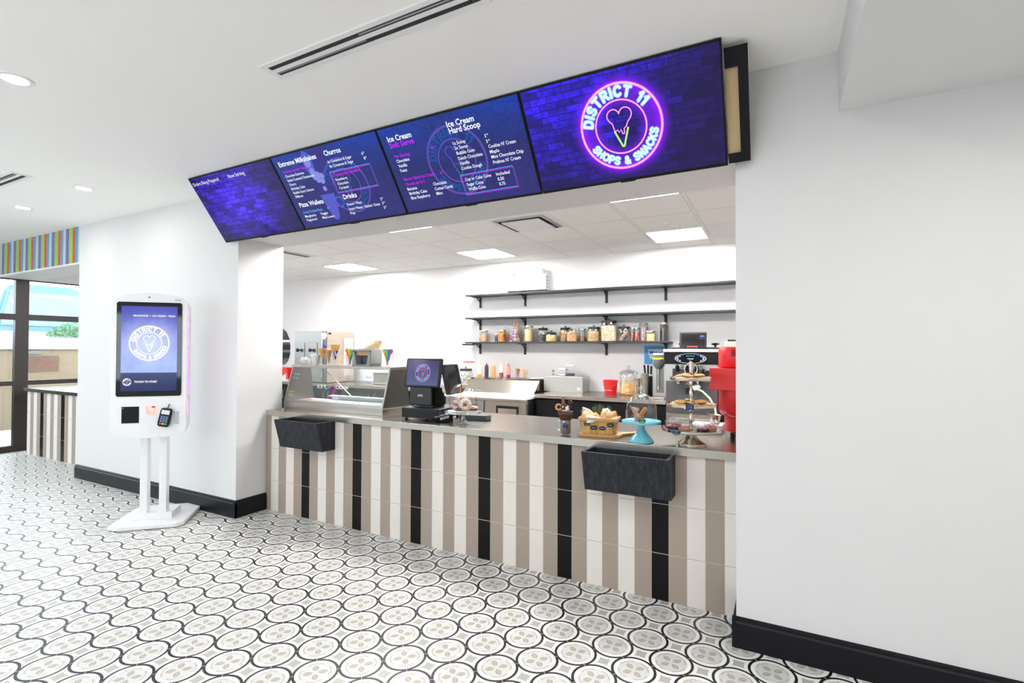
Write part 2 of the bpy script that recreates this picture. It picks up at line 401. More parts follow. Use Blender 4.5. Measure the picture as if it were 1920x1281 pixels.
def vent(cx, cy, label):
    v = thing('ceiling_vent', label, 'ceiling vent', (cx, cy, 2.74), 0, 'square vents in the kitchen ceiling')
    b = B(); s = .298
    for i, (o_, q) in enumerate(((s, .27), )):
        for x0, x1, y0, y1 in ((-o_, o_, -o_, -q), (-o_, o_, q, o_), (-o_, -q, -q, q), (q, o_, -q, q)): box(b, x0, x1, y0, y1, -.01, 0)
    obj('vent_frame', b, WHITEP, v)
    b = B(); box(b, -.27, .27, -.27, .27, -.004, -.001); obj('vent_throat', b, mat('vent_shadow_metal', (70, 68, 66), .6), v)  # dark sheet, shade of the vent gap put into its colour
    b = B(); prism(b, [(-.2, -.2), (.2, -.2), (.2, .2), (-.2, .2)], -.03, -.02); obj('vent_plate', b, WHITEP, v)
    b = B()
    for s1, s2, z1, z2 in ((.265, .235, -.002, -.02),):
        for k in range(4):
            M = Matrix.Rotation(k*PI/2, 3, 'Z'); q = [M @ Vector(p) for p in ((-s1, -s1, z1), (s1, -s1, z1), (s2, -s2, z2), (-s2, -s2, z2))]
            b.faces.new([b.verts.new(p) for p in q])
    obj('vent_vane', b, GREYP, v)
vent(gx(-2), gy(0), 'square white ceiling vent with dark slot above the opening between the menu screens and shelves')
vent(gx(-8), gy(0), 'square white ceiling vent beside the pillar edge above the steel oven')
b = B(); lathe(b, [(.0, -.03), (.02, -.03), (.035, -.006), (.035, 0)], 16); tag(obj('ceiling_sprinkler', b, WHITEP, smooth=1, loc=(-.98, 5.1, 2.74)), 'small white sprinkler cover in the kitchen ceiling beside a bright square light', 'sprinkler')
def slot(x0, x1, y0, y1, label):
    v = thing('slot_diffuser', label, 'air vent', ((x0+x1)/2, (y0+y1)/2, 2.875), 0, 'long slot vents in the white ceiling')
    L = (x1-x0)/2; W = (y1-y0)/2; b = B()
    box(b, -L, L, -W, -W+.026, -.006, 0); box(b, -L, L, W-.026, W, -.006, 0); box(b, -L, -L+.03, -W+.026, W-.026, -.006, 0); box(b, L-.03, L, -W+.026, W-.026, -.006, 0)
    box(b, -L+.03, L-.03, -.012, .012, -.006, 0); obj('vent_frame', b, WHITEP, v)
    b = B(); box(b, -L+.03, L-.03, -W+.026, W-.026, -.003, -.0005); obj('slot_backing', b, mat('slot_black', (14, 14, 15), .6), v)
    b = B()
    box(b, -L+.03, 0, .016, .022, -.006, -.002); box(b, 0, L-.03, -.03, -.022, -.006, -.002); obj('slot_blade', b, GREYP, v)
slot(-2.275, -1.02, 1.602, 1.732, 'long white slot vent with two black slots in the ceiling before the menu screens')
slot(-6.64, -5.385, 1.65, 1.79, 'white slot vent at the left picture edge above the two small downlights')
CANM = glow('downlight_lens', (255, 253, 250), CAN); CAND = glow('dimmed_downlight_lens', (255, 250, 244), CAN*.5)
def can(x, y, label, grp=None):
    v = thing('recessed_downlight', label, 'ceiling light', (x, y, 2.875), 0, 'round recessed lights in the white ceiling')
    b = B(); lathe(b, [(.052, -.002), (.056, -.006), (.074, -.005), (.077, 0)], 32); obj('trim_ring', b, WHITEP, v, smooth=1)
    b = B(); lathe(b, [(.0, -.003), (.053, -.003)], 32); obj('light_lens', b, CAND if y > 1.05 and x < -3 and x > -7 else CANM, v)
can(-3.512, 1.09, 'large bright round downlight near the left edge of the white ceiling')
can(-5.388, 2.132, 'small bright round downlight above the order kiosk, nearest the screens')
can(-6.673, 2.147, 'small bright round downlight lowest and leftmost, above the striped header')
for x, y in ((-7.9, 1.1), (-7.9, -1.4), (-5.4, .1), (-5.9, -1.6), (-3.5, -1.4), (-1.9, .1), (-1.5, -1.6), (-.3, 1.2), (1.4, -1.6)):
    can(x, y, 'round downlight in the part of the ceiling behind the camera')
for x, y in ((.9, 1.6), (2.2, 1.6), (.9, -.4), (2.2, -.4)):
    v = thing('recessed_downlight', 'round downlight in the low ceiling over the right wall, outside the view', 'ceiling light', (x, y, 2.592), 0, 'round lights in the lowered ceiling')
    b = B(); lathe(b, [(.052, -.002), (.056, -.006), (.074, -.005), (.077, 0)], 32); obj('trim_ring', b, WHITEP, v, smooth=1)
    b = B(); lathe(b, [(.0, -.003), (.053, -.003)], 32); obj('light_lens', b, CANM, v)

# ================================================================ SERVICE COUNTERS
GR, WH, BK = (166, 152, 141), (228, 221, 214), (22, 20, 21)
ROWS = [.567, .274]
cm = stripe_mat('striped_counter_tiles', -3.7205-.607, 0, [BK, GR, WH, GR, WH, GR], .6072/6, ROWS)
def counter(name, x0, x1, label, m, slab_x0=None):
    t_ = thing(name, label, 'counter', (0, 0, 0))
    b = B(); box(b, x0, x1, 3.07, 3.84, 0, .865); obj('tiled_front', b, m, t_)
    b = B(); box(b, slab_x0 or x0, x1, 3.05, 3.9, .865, .912, .002); obj('steel_worktop', b, STEEL, t_)
    return t_
c1 = counter('service_counter', -4.18, -.2, 'long service counter in black, grey and white vertical tiles with a steel top', cm)
c2 = counter('service_counter', -9.29, -7.1, 'shorter striped tile counter at the far left beside the dark window frame',
             stripe_mat('striped_counter_tiles_left', -9.29-.1012, 0, [GR, WH, GR, WH, GR, BK][0:6], .1012, ROWS), -9.36)

# wall planters on the counter front
def wood_black():
    t = NT('black_stained_wood'); vec, X, Y, Z = t.obj(); v = t.mapv(vec, (1, 1, .09)); n1 = t.noise(v, 55, 6, .65); n2 = t.noise(v, 16, 3)
    c = t.ramp(n1, [(.3, srgb((26, 28, 32))), (.55, srgb((48, 50, 55))), (.74, srgb((74, 72, 72)))]); c = t.mix(t.M('MULTIPLY', n2, .5), c, srgb((34, 36, 41)))
    t.set(c, .55, spec=.2); t.bump(n1, .3, .003); return t.m
WB = wood_black()
def planter(x0, x1, label):
    t_ = thing('wall_planter', label, 'planter', ((x0+x1)/2, 3.07, .63), 0, 'black wooden planters hung on the counter front')
    w = (x1-x0)/2; H = .24; yb, yt = -.135, -.2; th = .018
    b = B(); box(b, -w, w, -th, -.0005, 0, H); obj('back_board', b, WB, t_)
    b = B(); prism(b, [(yb, 0), (yb+th, 0), (yt+th, H), (yt, H)], -w, w, 'x'); obj('front_board', b, WB, t_)
    for s in (-1, 1):
        b = B(); xa, xb = sorted((s*w, s*(w-th))); prism(b, [(yb+th, 0), (-th, 0), (-th, H), (yt+th, H)], xa, xb, 'x'); obj('side_board', b, WB, t_)
    b = B(); box(b, -w+th, w-th, yb+th, -th, .0, .012); obj('bottom_board', b, WB, t_)
    for s in (-.12, .12):
        b = B(); lathe(b, [(0, 0), (.004, 0), (.004, .003), (0, .004)], 10); obj('screw', b, CHROME, t_, loc=(s, -th, .2), rot=(PI/2, 0, 0))
    return t_
planter(-3.828, -3.313, 'empty black wooden planter under the glass display case, left one')
planter(-1.055, -.546, 'empty black wooden planter under the blue cake stand, right one')

# ================================================================ MENU SCREENS
def brick_screen(name, cx, cy, base, bright, kind):
    t = NT(name); vec, X, Y, Z = t.obj()
    br = t.n('ShaderNodeTexBrick'); t.t.links.new(vec, br.inputs['Vector']); br.offset = .5
    for k, v in (('Scale', 1.0), ('Mortar Size', .0022), ('Mortar Smooth', .4), ('Brick Width', .098), ('Row Height', .034), ('Bias', 0.0)): br.inputs[k].default_value = v
    br.inputs['Color1'].default_value = (.16, .16, .18, 1); br.inputs['Color2'].default_value = (1, 1, 1, 1); br.inputs['Mortar'].default_value = (.02, .02, .02, 1)
    nz = t.noise(vec, 26, 5, .7); nb = t.noise(vec, 5, 2)
    dx = t.M('SUBTRACT', X, cx); dy = t.M('SUBTRACT', Y, cy)
    if kind == 'logo':   # the picture shown is lit from the upper left and fades to the right
        g = t.M('SUBTRACT', 1.05, t.M('MULTIPLY', t.M('MAXIMUM', t.M('SUBTRACT', X, .35), 0.0), 1.55)); g2 = t.M('MULTIPLY_ADD', Y, 1.5, .28)
        g = t.M('MULTIPLY', g, g2)
    else:
        d = t.M('SQRT', t.M('ADD', t.M('POWER', t.M('DIVIDE', dx, .42), 2.0), t.M('POWER', t.M('DIVIDE', dy, .3), 2.0))); g = t.M('SUBTRACT', 1.25, t.M('MULTIPLY', d, .75))
    g = t.M('POWER', t.M('MAXIMUM', g, .05), 1.7); g = t.M('MULTIPLY', g, t.M('MULTIPLY_ADD', nb, 2.2, -.1))
    c = t.mix(t.M('MINIMUM', g, 1.0), srgb((20, 8, 52)), srgb(bright)); c = t.mix(1.0, c, br.outputs[0], 'MULTIPLY')
    c = t.mix(1.0, c, t.ramp(nz, [(.32, (.2, .2, .26)), (.6, (1, 1, 1)), (.78, (1.0, 1.0, 1.0))]), 'MULTIPLY')
    c = t.mix(1.0, c, (.006, .003, .035), 'ADD')
    if kind == 'logo':
        r = t.M('SQRT', t.M('ADD', t.M('MULTIPLY', dx, dx), t.M('MULTIPLY', dy, dy)))
        ga = t.M('POWER', 2.718, t.M('MULTIPLY', -1.0, t.M('POWER', t.M('DIVIDE', t.M('SUBTRACT', r, .2), .032), 2.0)))
        gb = t.M('MULTIPLY', .45, t.M('POWER', 2.718, t.M('MULTIPLY', -1.0, t.M('POWER', t.M('DIVIDE', t.M('SUBTRACT', r, .135), .03), 2.0))))
        c = t.mix(t.M('MINIMUM', t.M('MULTIPLY', t.M('ADD', ga, gb), .75), 1.0), c, srgb((122, 10, 236)))
    return t.set((0, 0, 0), .12, spec=.25, emis=c, estr=base*.8)
def menu_screen():
    t = NT('menu_screen_picture'); vec, X, Y, Z = t.obj()
    n1 = t.noise(vec, 2.4, 2); c = t.ramp(t.M('ADD', t.M('MULTIPLY', Y, 1.5), t.M('MULTIPLY', t.M('SUBTRACT', n1, .5), .7)), [(.1, srgb((46, 46, 122))), (.45, srgb((36, 44, 116))), (.75, srgb((24, 54, 150))), (.9, srgb((12, 60, 176)))])
    vd = t.voro(vec, 13, 'Distance', 'DISTANCE_TO_EDGE'); c = t.mix(t.M('MULTIPLY', t.M('LESS_THAN', vd, .035), .35), c, srgb((24, 26, 84)))
    return t.set((0, 0, 0), .12, spec=.25, emis=c, estr=.72)
STROKES = {
 'D': (.7, [[(0, 0), (0, 1), (.35, 1), (.58, .88), (.7, .5), (.58, .12), (.35, 0), (0, 0)]]), 'I': (.0, [[(0, 0), (0, 1)]]),
 'S': (.62, [[(.6, .84), (.48, .97), (.3, 1), (.1, .92), (.03, .74), (.14, .57), (.46, .45), (.6, .3), (.57, .11), (.38, 0), (.15, .02), (0, .15)]]),
 'T': (.7, [[(0, 1), (.7, 1)], [(.35, 1), (.35, 0)]]), 'R': (.65, [[(0, 0), (0, 1), (.4, 1), (.58, .9), (.6, .68), (.45, .5), (0, .48)], [(.33, .48), (.64, 0)]]),
 'C': (.68, [[(.66, .84), (.5, .97), (.35, 1), (.1, .86), (0, .5), (.1, .14), (.35, 0), (.5, .03), (.66, .16)]]), '1': (.24, [[(0, .76), (.24, 1), (.24, 0)]]),
 'H': (.6, [[(0, 0), (0, 1)], [(.6, 0), (.6, 1)], [(0, .5), (.6, .5)]]), 'O': (.8, [[(.4+.4*math.cos(a*.3927), .5+.5*math.sin(a*.3927)) for a in range(17)]]),
 'P': (.6, [[(0, 0), (0, 1), (.4, 1), (.58, .88), (.58, .6), (.4, .46), (0, .46)]]), 'N': (.6, [[(0, 0), (0, 1), (.6, 0), (.6, 1)]]),
 'A': (.7, [[(0, 0), (.35, 1), (.7, 0)], [(.13, .33), (.57, .33)]]), 'K': (.62, [[(0, 0), (0, 1)], [(.6, 1), (.03, .45)], [(.2, .6), (.62, 0)]]),
 '&': (.68, [[(.68, 0), (.16, .72), (.2, .94), (.38, 1), (.5, .82), (.1, .38), (.06, .12), (.28, 0), (.5, .08), (.68, .38)]]), ' ': (.25, [])}
def arc_text(b, s, cx, cy, r, a0, a1, h, z=0.0, thick=.22, bottom=False):
    """round-ended letters of s spread from angle a0 to a1 (degrees), tops outward, or inward along the bottom"""
    W = [STROKES[ch][0] for ch in s]; gap = .48; H = h*.76
    tot = sum(W)+gap*(len(s)-1)-W[0]/2-W[-1]/2; pos = 0
    for i, ch in enumerate(s):
        if i: pos += (W[i-1]+W[i])/2+gap
        a = math.radians(a0+(a1-a0)*pos/tot); rr = r-H/2 if not bottom else r+H/2
        M = Matrix.Translation((cx+rr*math.cos(a), cy+rr*math.sin(a), z)) @ Matrix.Rotation(a-PI/2 if not bottom else a+PI/2, 4, 'Z')
        for k, line in enumerate(STROKES[ch][1]):
            P = [((x-W[i]/2)*H, y*H) for x, y in line]; n0 = len(b.verts); t = h*thick/2
            for p, q in zip(P, P[1:]):
                d = Vector((q[0]-p[0], q[1]-p[1])); L = d.length; ang = math.atan2(d.y, d.x); out = []
                for c, st in ((q, ang-PI/2), (p, ang+PI/2)):
                    out += [(c[0]+t*math.cos(st+u*PI/6), c[1]+t*math.sin(st+u*PI/6)) for u in range(7)]
                b.faces.new([b.verts.new(M @ Vector((x, y, 0))) for x, y in out])
def heart_pts(cx, cy, s, n=40, lo=0.0, hi=2*PI):
    out = []
    for i in range(n):
        a = lo+(hi-lo)*i/(n-1); out.append((cx+s*16*math.sin(a)**3/16, cy+s*(13*math.cos(a)-5*math.cos(2*a)-2*math.cos(3*a)-math.cos(4*a))/16))
    return out
def logo(parent, cx, cy, R, z, ring, letter, outline, cone, core=None, name='logo'):
    """round badge: two rings, curved name, heart shaped ice cream cone"""
    w = R*.045
    b = B(); annulus(b, cx, cy, R-w, R+w*.6, z); annulus(b, cx, cy, R*.63-w*.6, R*.63+w*.4, z)
    # heart outline open at the bottom, then drips
    hs = R*.30; hc = (cx, cy+.21*R); top = [p for p in heart_pts(hc[0], hc[1], hs, 80, -PI*.67, PI*.67)]
    stroke(b, top, w*.75, z)
    l, r = top[0], top[-1]
    if l[0] > r[0]: l, r = r, l
    dr = [l, (cx-.17*R, cy-.03*R), (cx-.14*R, cy-.09*R), (cx-.09*R, cy-.05*R), (cx-.05*R, cy-.12*R), (cx-.01*R, cy-.05*R), (cx+.03*R, cy-.17*R), (cx+.065*R, cy-.17*R), (cx+.08*R, cy-.04*R), (cx+.14*R, cy-.0*R), r]
    stroke(b, dr, w*.7, z); obj(name+'_ring', b, ring, parent)
    if core:
        b = B(); annulus(b, cx, cy, R-w*.55, R+w*.15, z+.0004); annulus(b, cx, cy, R*.63-w*.3, R*.63+w*.1, z+.0004); stroke(b, top, w*.3, z+.0004); stroke(b, dr, w*.28, z+.0004)
        obj(name+'_ring_core', b, core, parent)
    b = B(); stroke(b, [(cx-.17*R, cy-.07*R), (cx-.01*R, cy-.47*R), (cx+.02*R, cy-.47*R), (cx+.18*R, cy-.03*R)], w*1.0, z+.0002); obj(name+'_cone', b, cone, parent)
    D_ = ('DISTRICT 11', cx, cy, R*.815, 165, 37, R*.275); S_ = ('SHOPS & SNACKS', cx, cy, R*.815, 212, 344, R*.215)
    b = B(); arc_text(b, *D_, z+.0002, .34 if outline else .22); arc_text(b, *S_, z+.0002, .36 if outline else .22, True)
    if outline: obj(name+'_lettering_glow', b, outline, parent); b = B(); arc_text(b, *D_, z+.0006, .22); arc_text(b, *S_, z+.0006, .23, True)
    obj(name+'_lettering', b, letter, parent)
TW, TH, TA = 1.018, .570, math.radians(125.36)
BEZ = mat('screen_bezel_black', (14, 14, 15), .3, spec=.2)
TXW = glow('menu_text_white', (242, 247, 255), 1.0); TXP = glow('menu_text_magenta', (205, 30, 240), 1.0); TXB = glow('menu_text_blue', (105, 180, 250), 1.0)
FAINT = glow('menu_faint_lilac', (92, 74, 168), 1.0); FAINTB = glow('menu_faint_blue', (40, 92, 168), 1.0); FAINTG = glow('menu_faint_green', (60, 100, 120), 1.0)
FAINTL = glow('menu_faint_letters', (36, 78, 150), 1.0)
def tv(i, label, m):
    t_ = thing('menu_screen', label, 'screen', (-4.30+i*TW, 2.73, 2.403), rot=(TA, 0, 0), group='tilted menu screens over the counter')
    b = B(); box(b, .002, TW-.002, 0, TH, -.010, 0, .002); box(b, .06, TW-.06, .02, TH-.12, -.048, -.0105, .004); obj('screen_housing', b, BEZ, t_)
    b = B(); box(b, .011, TW-.011, .016, TH-.011, -.001, .0012); o = obj('display_picture', b, m, t_)
    b = B(); box(b, .47, .55, -.006, .0, -.03, -.004); obj('sensor_tab', b, BEZ, t_)
    return t_
Z0 = .002
def lines(parent, items, size, m, name='menu_text', bold=.0):
    b = B()
    for it in items:
        s, x, t_ = it[:3]; w = it[3] if len(it) > 3 else None
        text(b, s, x, TH-t_, size, width=w, z=Z0, bold=bold)
    obj(name, b, m, parent)
def price(items, m, parent):
    b = B()
    for big, sm, x, t_ in items:
        text(b, big, x, TH-t_, .026, z=Z0, bold=.012); text(b, sm, x+.015, TH-t_+.010, .012, z=Z0, bold=.01)
    obj('menu_price', b, m, parent)
def frame2(parent, x0, x1, t0, t1):
    for dx, m in ((.0, TXB), (.007, TXP)):
        b = B(); stroke(b, [(x0+dx, TH-t0-dx), (x1+dx, TH-t0-dx), (x1+dx, TH-t1-dx), (x0+dx, TH-t1-dx), (x0+dx, TH-t0-dx)], .0035, Z0+.0002*(dx > 0)); obj('menu_box_outline', b, m, parent)
s0 = tv(0, 'leftmost menu screen, blue brick picture with order status headings', brick_screen('order_screen_picture', .42, .33, 1.7, (78, 40, 250), 'plain'))
lines(s0, [('Orders Being Prepared', .023, .069, .341), ('Now Serving', .486, .070, .2)], .040, TXW, bold=.0)
MSM = menu_screen()
s1 = tv(1, 'menu screen with milkshake picture listing milkshakes, churros, pizza wallets and drinks', MSM)
logo(s1, .60, TH-.30, .19, .0016, FAINT, FAINTL, None, FAINT, name='faint_logo')
MK = [glow('milkshake_picture_'+n, c, 1.0) for n, c in (('glass', (86, 92, 196)), ('cream', (130, 140, 222)), ('dark', (60, 52, 130)))]
b = B(); flat(b, [(.315, TH-.33), (.455, TH-.33), (.44, TH-.42), (.405, TH-.51), (.385, TH-.525), (.355, TH-.52), (.345, TH-.50)], .0019); flat(b, [(.33, TH-.01), (.37, TH-.03), (.385, TH-.09), (.375, TH-.16), (.33, TH-.2), (.30, TH-.15), (.295, TH-.06)], .0019)
annulus(b, .47, TH-.40, .03, .042, .0018, 24); obj('milkshake_glass_picture', b, MK[0], s1)
b = B(); flat(b, [(.31, TH-.24), (.46, TH-.24), (.465, TH-.33), (.315, TH-.33)], .0021); annulus(b, .47, TH-.07, .0, .055, .0019, 24); obj('milkshake_brownie_picture', b, MK[2], s1)
b = B()
for x, y, r in ((.345, .2, .022), (.38, .19, .026), (.415, .2, .02), (.365, .225, .02), (.40, .235, .022), (.335, .10, .03), (.345, .16, .026), (.39, .29, .018)): annulus(b, x, TH-y, 0, r, .0022, 18)
obj('milkshake_cream_picture', b, MK[1], s1)
Z0 = .0032
lines(s1, [('Extreme Milkshakes', .059, .082, .383), ('Churros', .522, .080, .155), ('Pizza Wallets', .065, .388, .254), ('Drinks', .522, .388, .127)], .047, TXW, 'menu_heading', .022)
lines(s1, [('Includes Souvenir Glass', .067, .130, .245), ('Choose a Dip (included)', .523, .223, .251)], .028, TXP, 'menu_subheading', .012)
lines(s1, [('6-inch Folded Pizza', .067, .439, .207)], .028, TXB, 'menu_subheading', .01)
lines(s1, [('Chocolate Extreme', .066, .162, .196), ('Salted Caramel Cheesecake', .067, .193, .282), ('Churro', .067, .224, .07), ('Birthday Cake', .066, .255, .145), ('Bubble Gum Unicorn', .066, .286, .218), ("S'Mores", .066, .316, .083),
           ('Margherita', .066, .471, .119), ('Veggie', .233, .470, .076), ('Pepperoni', .067, .501, .11), ('Meat Lovers', .236, .501, .125), ('6x Cinnamon & Sugar', .522, .131, .224), ('8x Cinnamon & Sugar', .522, .162, .224),
           ('Strawberry', .521, .256, .114), ('Chocolate', .523, .286, .104), ('Caramel', .524, .316, .086), ('Dasani / Naya', .525, .437, .142), ('Smart Water / Badoit / Evian', .524, .472, .295), ('Pop', .522, .503, .044)], .027, TXW, bold=.008)
price([('6', '99', .839, .129), ('8', '99', .842, .160), ('2', '99', .839, .440), ('3', '99', .841, .470), ('3', '99', .839, .502), ], TXW, s1)
price([('9', '99', .335, .13)], TXP, s1); price([('9', '99', .325, .44)], TXB, s1)
frame2(s1, .498, .868, .189, .335)
s2 = tv(2, 'menu screen listing ice cream soft serve and hard scoop prices', MSM)
logo(s2, .515, TH-.285, .207, .0016, FAINT, FAINTL, None, FAINTG, name='faint_logo')
lines(s2, [('Ice Cream', .065, .093, .189), ('Ice Cream', .521, .090, .19), ('Hard Scoop', .524, .128, .217)], .047, TXW, 'menu_heading', .022)
lines(s2, [('Soft Serve', .065, .131, .193)], .045, TXP, 'menu_heading', .022)
lines(s2, [('Per Serving', .072, .194, .12), ('Flavour Burst Ice Cream', .076, .344, .248), ('Choose up to 3', .075, .377, .156)], .028, TXP, 'menu_subheading', .012)
lines(s2, [('Chocolate', .073, .225, .104), ('Vanilla', .073, .256, .07), ('Twist', .071, .287, .058), ('Banana', .075, .409, .079), ('Birthday Cake', .078, .44, .145), ('Blue Raspberry', .078, .471, .157), ('Chocolate', .287, .407, .103), ('Cotton Candy', .287, .439, .141), ('Mint', .287, .470, .048),
           ('1x Scoop', .524, .193, .089), ('2x Scoop', .525, .222, .094), ('Bubble Gum', .528, .253, .129), ('Dutch Chocolate', .527, .285, .173), ('Vanilla', .527, .315, .071), ('Cookie Dough', .528, .345, .148), ("Cookies N' Cream", .753, .253, .18), ('Maple', .753, .284, .062), ('Mint Chocolate Chip', .753, .314, .212), ("Pralines N' Cream", .755, .346, .183),
           ('Cup or Cake Cone', .53, .415, .186), ('Sugar Cone', .531, .447, .118), ('Waffle Cone', .533, .477, .124), ('Included', .752, .416, .092), ('0.50', .753, .447, .043), ('0.75', .754, .477, .042)], .028, TXW, bold=.01)
price([('3', '99', .747, .190), ('5', '99', .748, .222)], TXW, s2); price([('5', '99', .363, .192), ('6', '99', .368, .345)], TXP, s2)
frame2(s2, .504, .872, .375, .497)
s3 = tv(3, 'rightmost menu screen, purple brick picture with round pink neon ice cream logo', brick_screen('logo_screen_picture', .517, TH-.286, 1.5, (48, 22, 250), 'logo'))
logo(s3, .517, TH-.286, .211, .0018, glow('neon_pink', (255, 96, 245), 1.0), glow('neon_pale_blue', (222, 250, 255), 1.0), glow('neon_cyan', (120, 214, 255), 1.0), glow('neon_green', (190, 255, 110), 1.0), glow('neon_core', (255, 214, 255), 1.0), name='neon_logo')
# empty black mounting frame with a tan board behind the last screen
t_ = thing('screen_mounting_frame', 'black frame around a tan board sticking out behind the rightmost menu screen', 'frame', (-.226, 2.742, 2.42), rot=(math.radians(120.7), 0, 0))
b = B(); W_, H_ = .098, .512
box(b, 0, W_, 0, .045, -.012, .02); box(b, 0, W_, H_-.085, H_, -.012, .02); box(b, W_-.042, W_, .045, H_-.085, -.012, .02); obj('black_frame', b, MATTEB, t_)
b = B(); box(b, 0, W_-.042, .045, H_-.085, -.012, .004); obj('tan_board', b, mat('tan_fibreboard', (196, 170, 128), .6, vary=.03), t_)

# ================================================================ ORDER KIOSK
KA = math.radians(44)
k = thing('order_kiosk', 'white self-order kiosk on two posts with a lit logo touchscreen', 'kiosk', (-4.74, 2.44, 0), KA)
# local frame: x across the front, -y towards the customer
KW = mat('kiosk_white', (238, 238, 240), .3)
b = B(); prism(b, [(-.20, -.27), (.215, -.27), (.26, -.225), (.26, .27), (.2, .33), (-.2, .33), (-.27, .26), (-.285, -.22)], .006, .036, bev=.003); obj('base_plate', b, KW, k)
b = B()
for x, y in ((-.2, -.2), (.2, -.2), (.2, .25), (-.2, .25)): lathe(b, [(0, 0), (.02, 0), (.02, .006), (0, .006)], 12, (x, y, 0))
obj('levelling_foot', b, BLACK, k)
b = B(); box(b, -.16, .135, -.11, .11, .036, .088, .003); obj('base_box', b, KW, k)
for x in (-.08, .06):
    b = B(); box(b, x-.027, x+.027, -.1, -.03, .088, .80, .002); obj('post', b, KW, k)
def kiosk_outline(w, z0, z1, sag0, sag1, r=.045, n=10):
    P = []
    for i in range(n+1):   # bottom bulge, left to right
        x = -w+r+(2*w-2*r)*i/n; P.append((x, z0-sag0*(1-(x/w)**2)+0))
    for i in range(1, 6): a = -PI/2+i/6*PI/2; P.append((w-r+r*math.cos(a), z0+r+r*math.sin(a)))
    P.append((w, z0+r)); P.append((w, z1-r))
    for i in range(1, 6): a = i/6*PI/2; P.append((w-r+r*math.cos(a), z1-r+r*math.sin(a)))
    for i in range(n+1):
        x = w-r-(2*w-2*r)*i/n; P.append((x, z1+sag1*(1-(x/w)**2)))
    for i in range(1, 6): a = PI/2+i/6*PI/2; P.append((-w+r+r*math.cos(a), z1-r+r*math.sin(a)))
    P.append((-w, z1-r)); P.append((-w, z0+r))
    for i in range(1, 6): a = PI+i/6*PI/2; P.append((-w+r+r*math.cos(a), z0+r+r*math.sin(a)))
    return P
XO = -.012
b = B(); prism(b, [(x+XO, z) for x, z in kiosk_outline(.272, .765, 1.885, .034, .048)], -.2, -.165, 'y', bev=.004); obj('front_panel', b, KW, k, smooth=30)
b = B(); prism(b, [(x+XO, z) for x, z in kiosk_outline(.262, .79, 1.865, .02, .035)], -.165, -.08, 'y'); obj('back_shell', b, KW, k, smooth=30)
b = B(); prism(b, [(x, z) for x, z in kiosk_outline(.233, 1.079, 1.855, 0, 0, .018)], -.206, -.2, 'y'); ok_ = obj('screen_glass', b, mat('black_screen_glass', (10, 10, 12), .06), k); ok_.location.x = XO
def kiosk_screen():
    t = NT('kiosk_screen_picture'); vec, X, Y, Z = t.obj(); nz = t.noise(vec, 7, 4, .6)
    c = t.ramp(t.M('ADD', Z, t.M('MULTIPLY', t.M('SUBTRACT', nz, .5), .5)), [(.18, srgb((150, 170, 240))), (.33, srgb((120, 140, 232))), (.42, srgb((104, 112, 214))), (.6, srgb((66, 66, 172)))])
    d = t.M('ADD', t.M('POWER', t.M('DIVIDE', X, .2), 2.0), t.M('POWER', t.M('DIVIDE', t.M('SUBTRACT', Z, .395), .17), 2.0))
    gl = t.M('POWER', 2.718, t.M('MULTIPLY', d, -1.2)); c = t.mix(t.M('MULTIPLY', gl, .75), c, srgb((205, 220, 255)))
    low = t.M('LESS_THAN', Z, .152); c = t.mix(low, c, srgb((30, 42, 92)))
    return t.set((0, 0, 0), .15, spec=.3, emis=c, estr=.85)
b = B(); box(b, -.2, .2, -.0015, 0, 0, .70); ks = obj('screen_picture', b, kiosk_screen(), k, loc=(XO, -.206, 1.122))
def on_face(o, x, y, z): o.location = (x, y, z); o.rotation_euler = (PI/2, 0, 0); return o
b = B(); text(b, 'MILKSHAKES', -.115, .615, .019, .105, bold=.03); text(b, '+', -.001, .615, .019, bold=.03); text(b, 'ICE CREAM', .02, .615, .019, .09, bold=.03); text(b, '+', .116, .615, .019, bold=.03); text(b, 'PIZZA', .135, .615, .019, .052, bold=.03)
text(b, 'TOUCH TO START', -.105, .070, .022, .165, bold=.04); on_face(obj('screen_text', b, TXW, k), XO, -.2085, 1.122)
kl = bpy.data.objects.new('tmp', None); COL.objects.link(kl); kl.parent = k
logo(kl, 0, .395, .142, 0, glow('kiosk_logo_pink', (255, 236, 255), 1.3), glow('kiosk_logo_white', (255, 255, 255), 1.4), None, glow('kiosk_logo_white', (255, 255, 255), 1.4), name='screen_logo')
logo(kl, -.155, .076, .030, 0, glow('kiosk_logo_pink', (255, 236, 255), 1.3), glow('kiosk_logo_white', (255, 255, 255), 1.4), None, glow('neon_green', (190, 255, 110), 1.0), name='small_logo')
for o in [o for o in COL.objects if o.parent == kl]: o.parent = k; on_face(o, XO, -.2087, 1.122)
bpy.data.objects.remove(kl)
b = B(); lathe(b, [(0, 0), (.006, 0), (.006, .002), (0, .002)], 14); obj('camera_lens', b, BLACK, k, loc=(-.018, -.2, 1.897), rot=(PI/2, 0, 0))
b = B(); text(b, 'iiTYTS', 0, 0, .018, .042, bold=.03); on_face(obj('maker_mark', b, mat('grey_print', (120, 122, 128), .5), k), .168, -.2005, 1.872)
b = B(); box(b, -.204, -.082, -.203, -.2, .861, .996); obj('printer_slot', b, MATTEB, k)
b = B(); lathe(b, [(0, 0), (.004, 0), (.003, .002)], 10); obj('green_indicator', b, glow('green_led', (80, 255, 60), 1.2), k, loc=(-.194, -.203, .984), rot=(PI/2, 0, 0))
t = NT('red_scanner_glow'); vec, X, Y, Z = t.obj(); c = t.ramp(t.noise(vec, 20, 2), [(.3, srgb((255, 120, 110))), (.7, srgb((255, 190, 180)))]); t.set((.6, .2, .2), .3, emis=c, estr=1.0)
b = B(); box(b, -.034, .040, -.2025, -.2, .922, .997); obj('barcode_window', b, t.m, k)
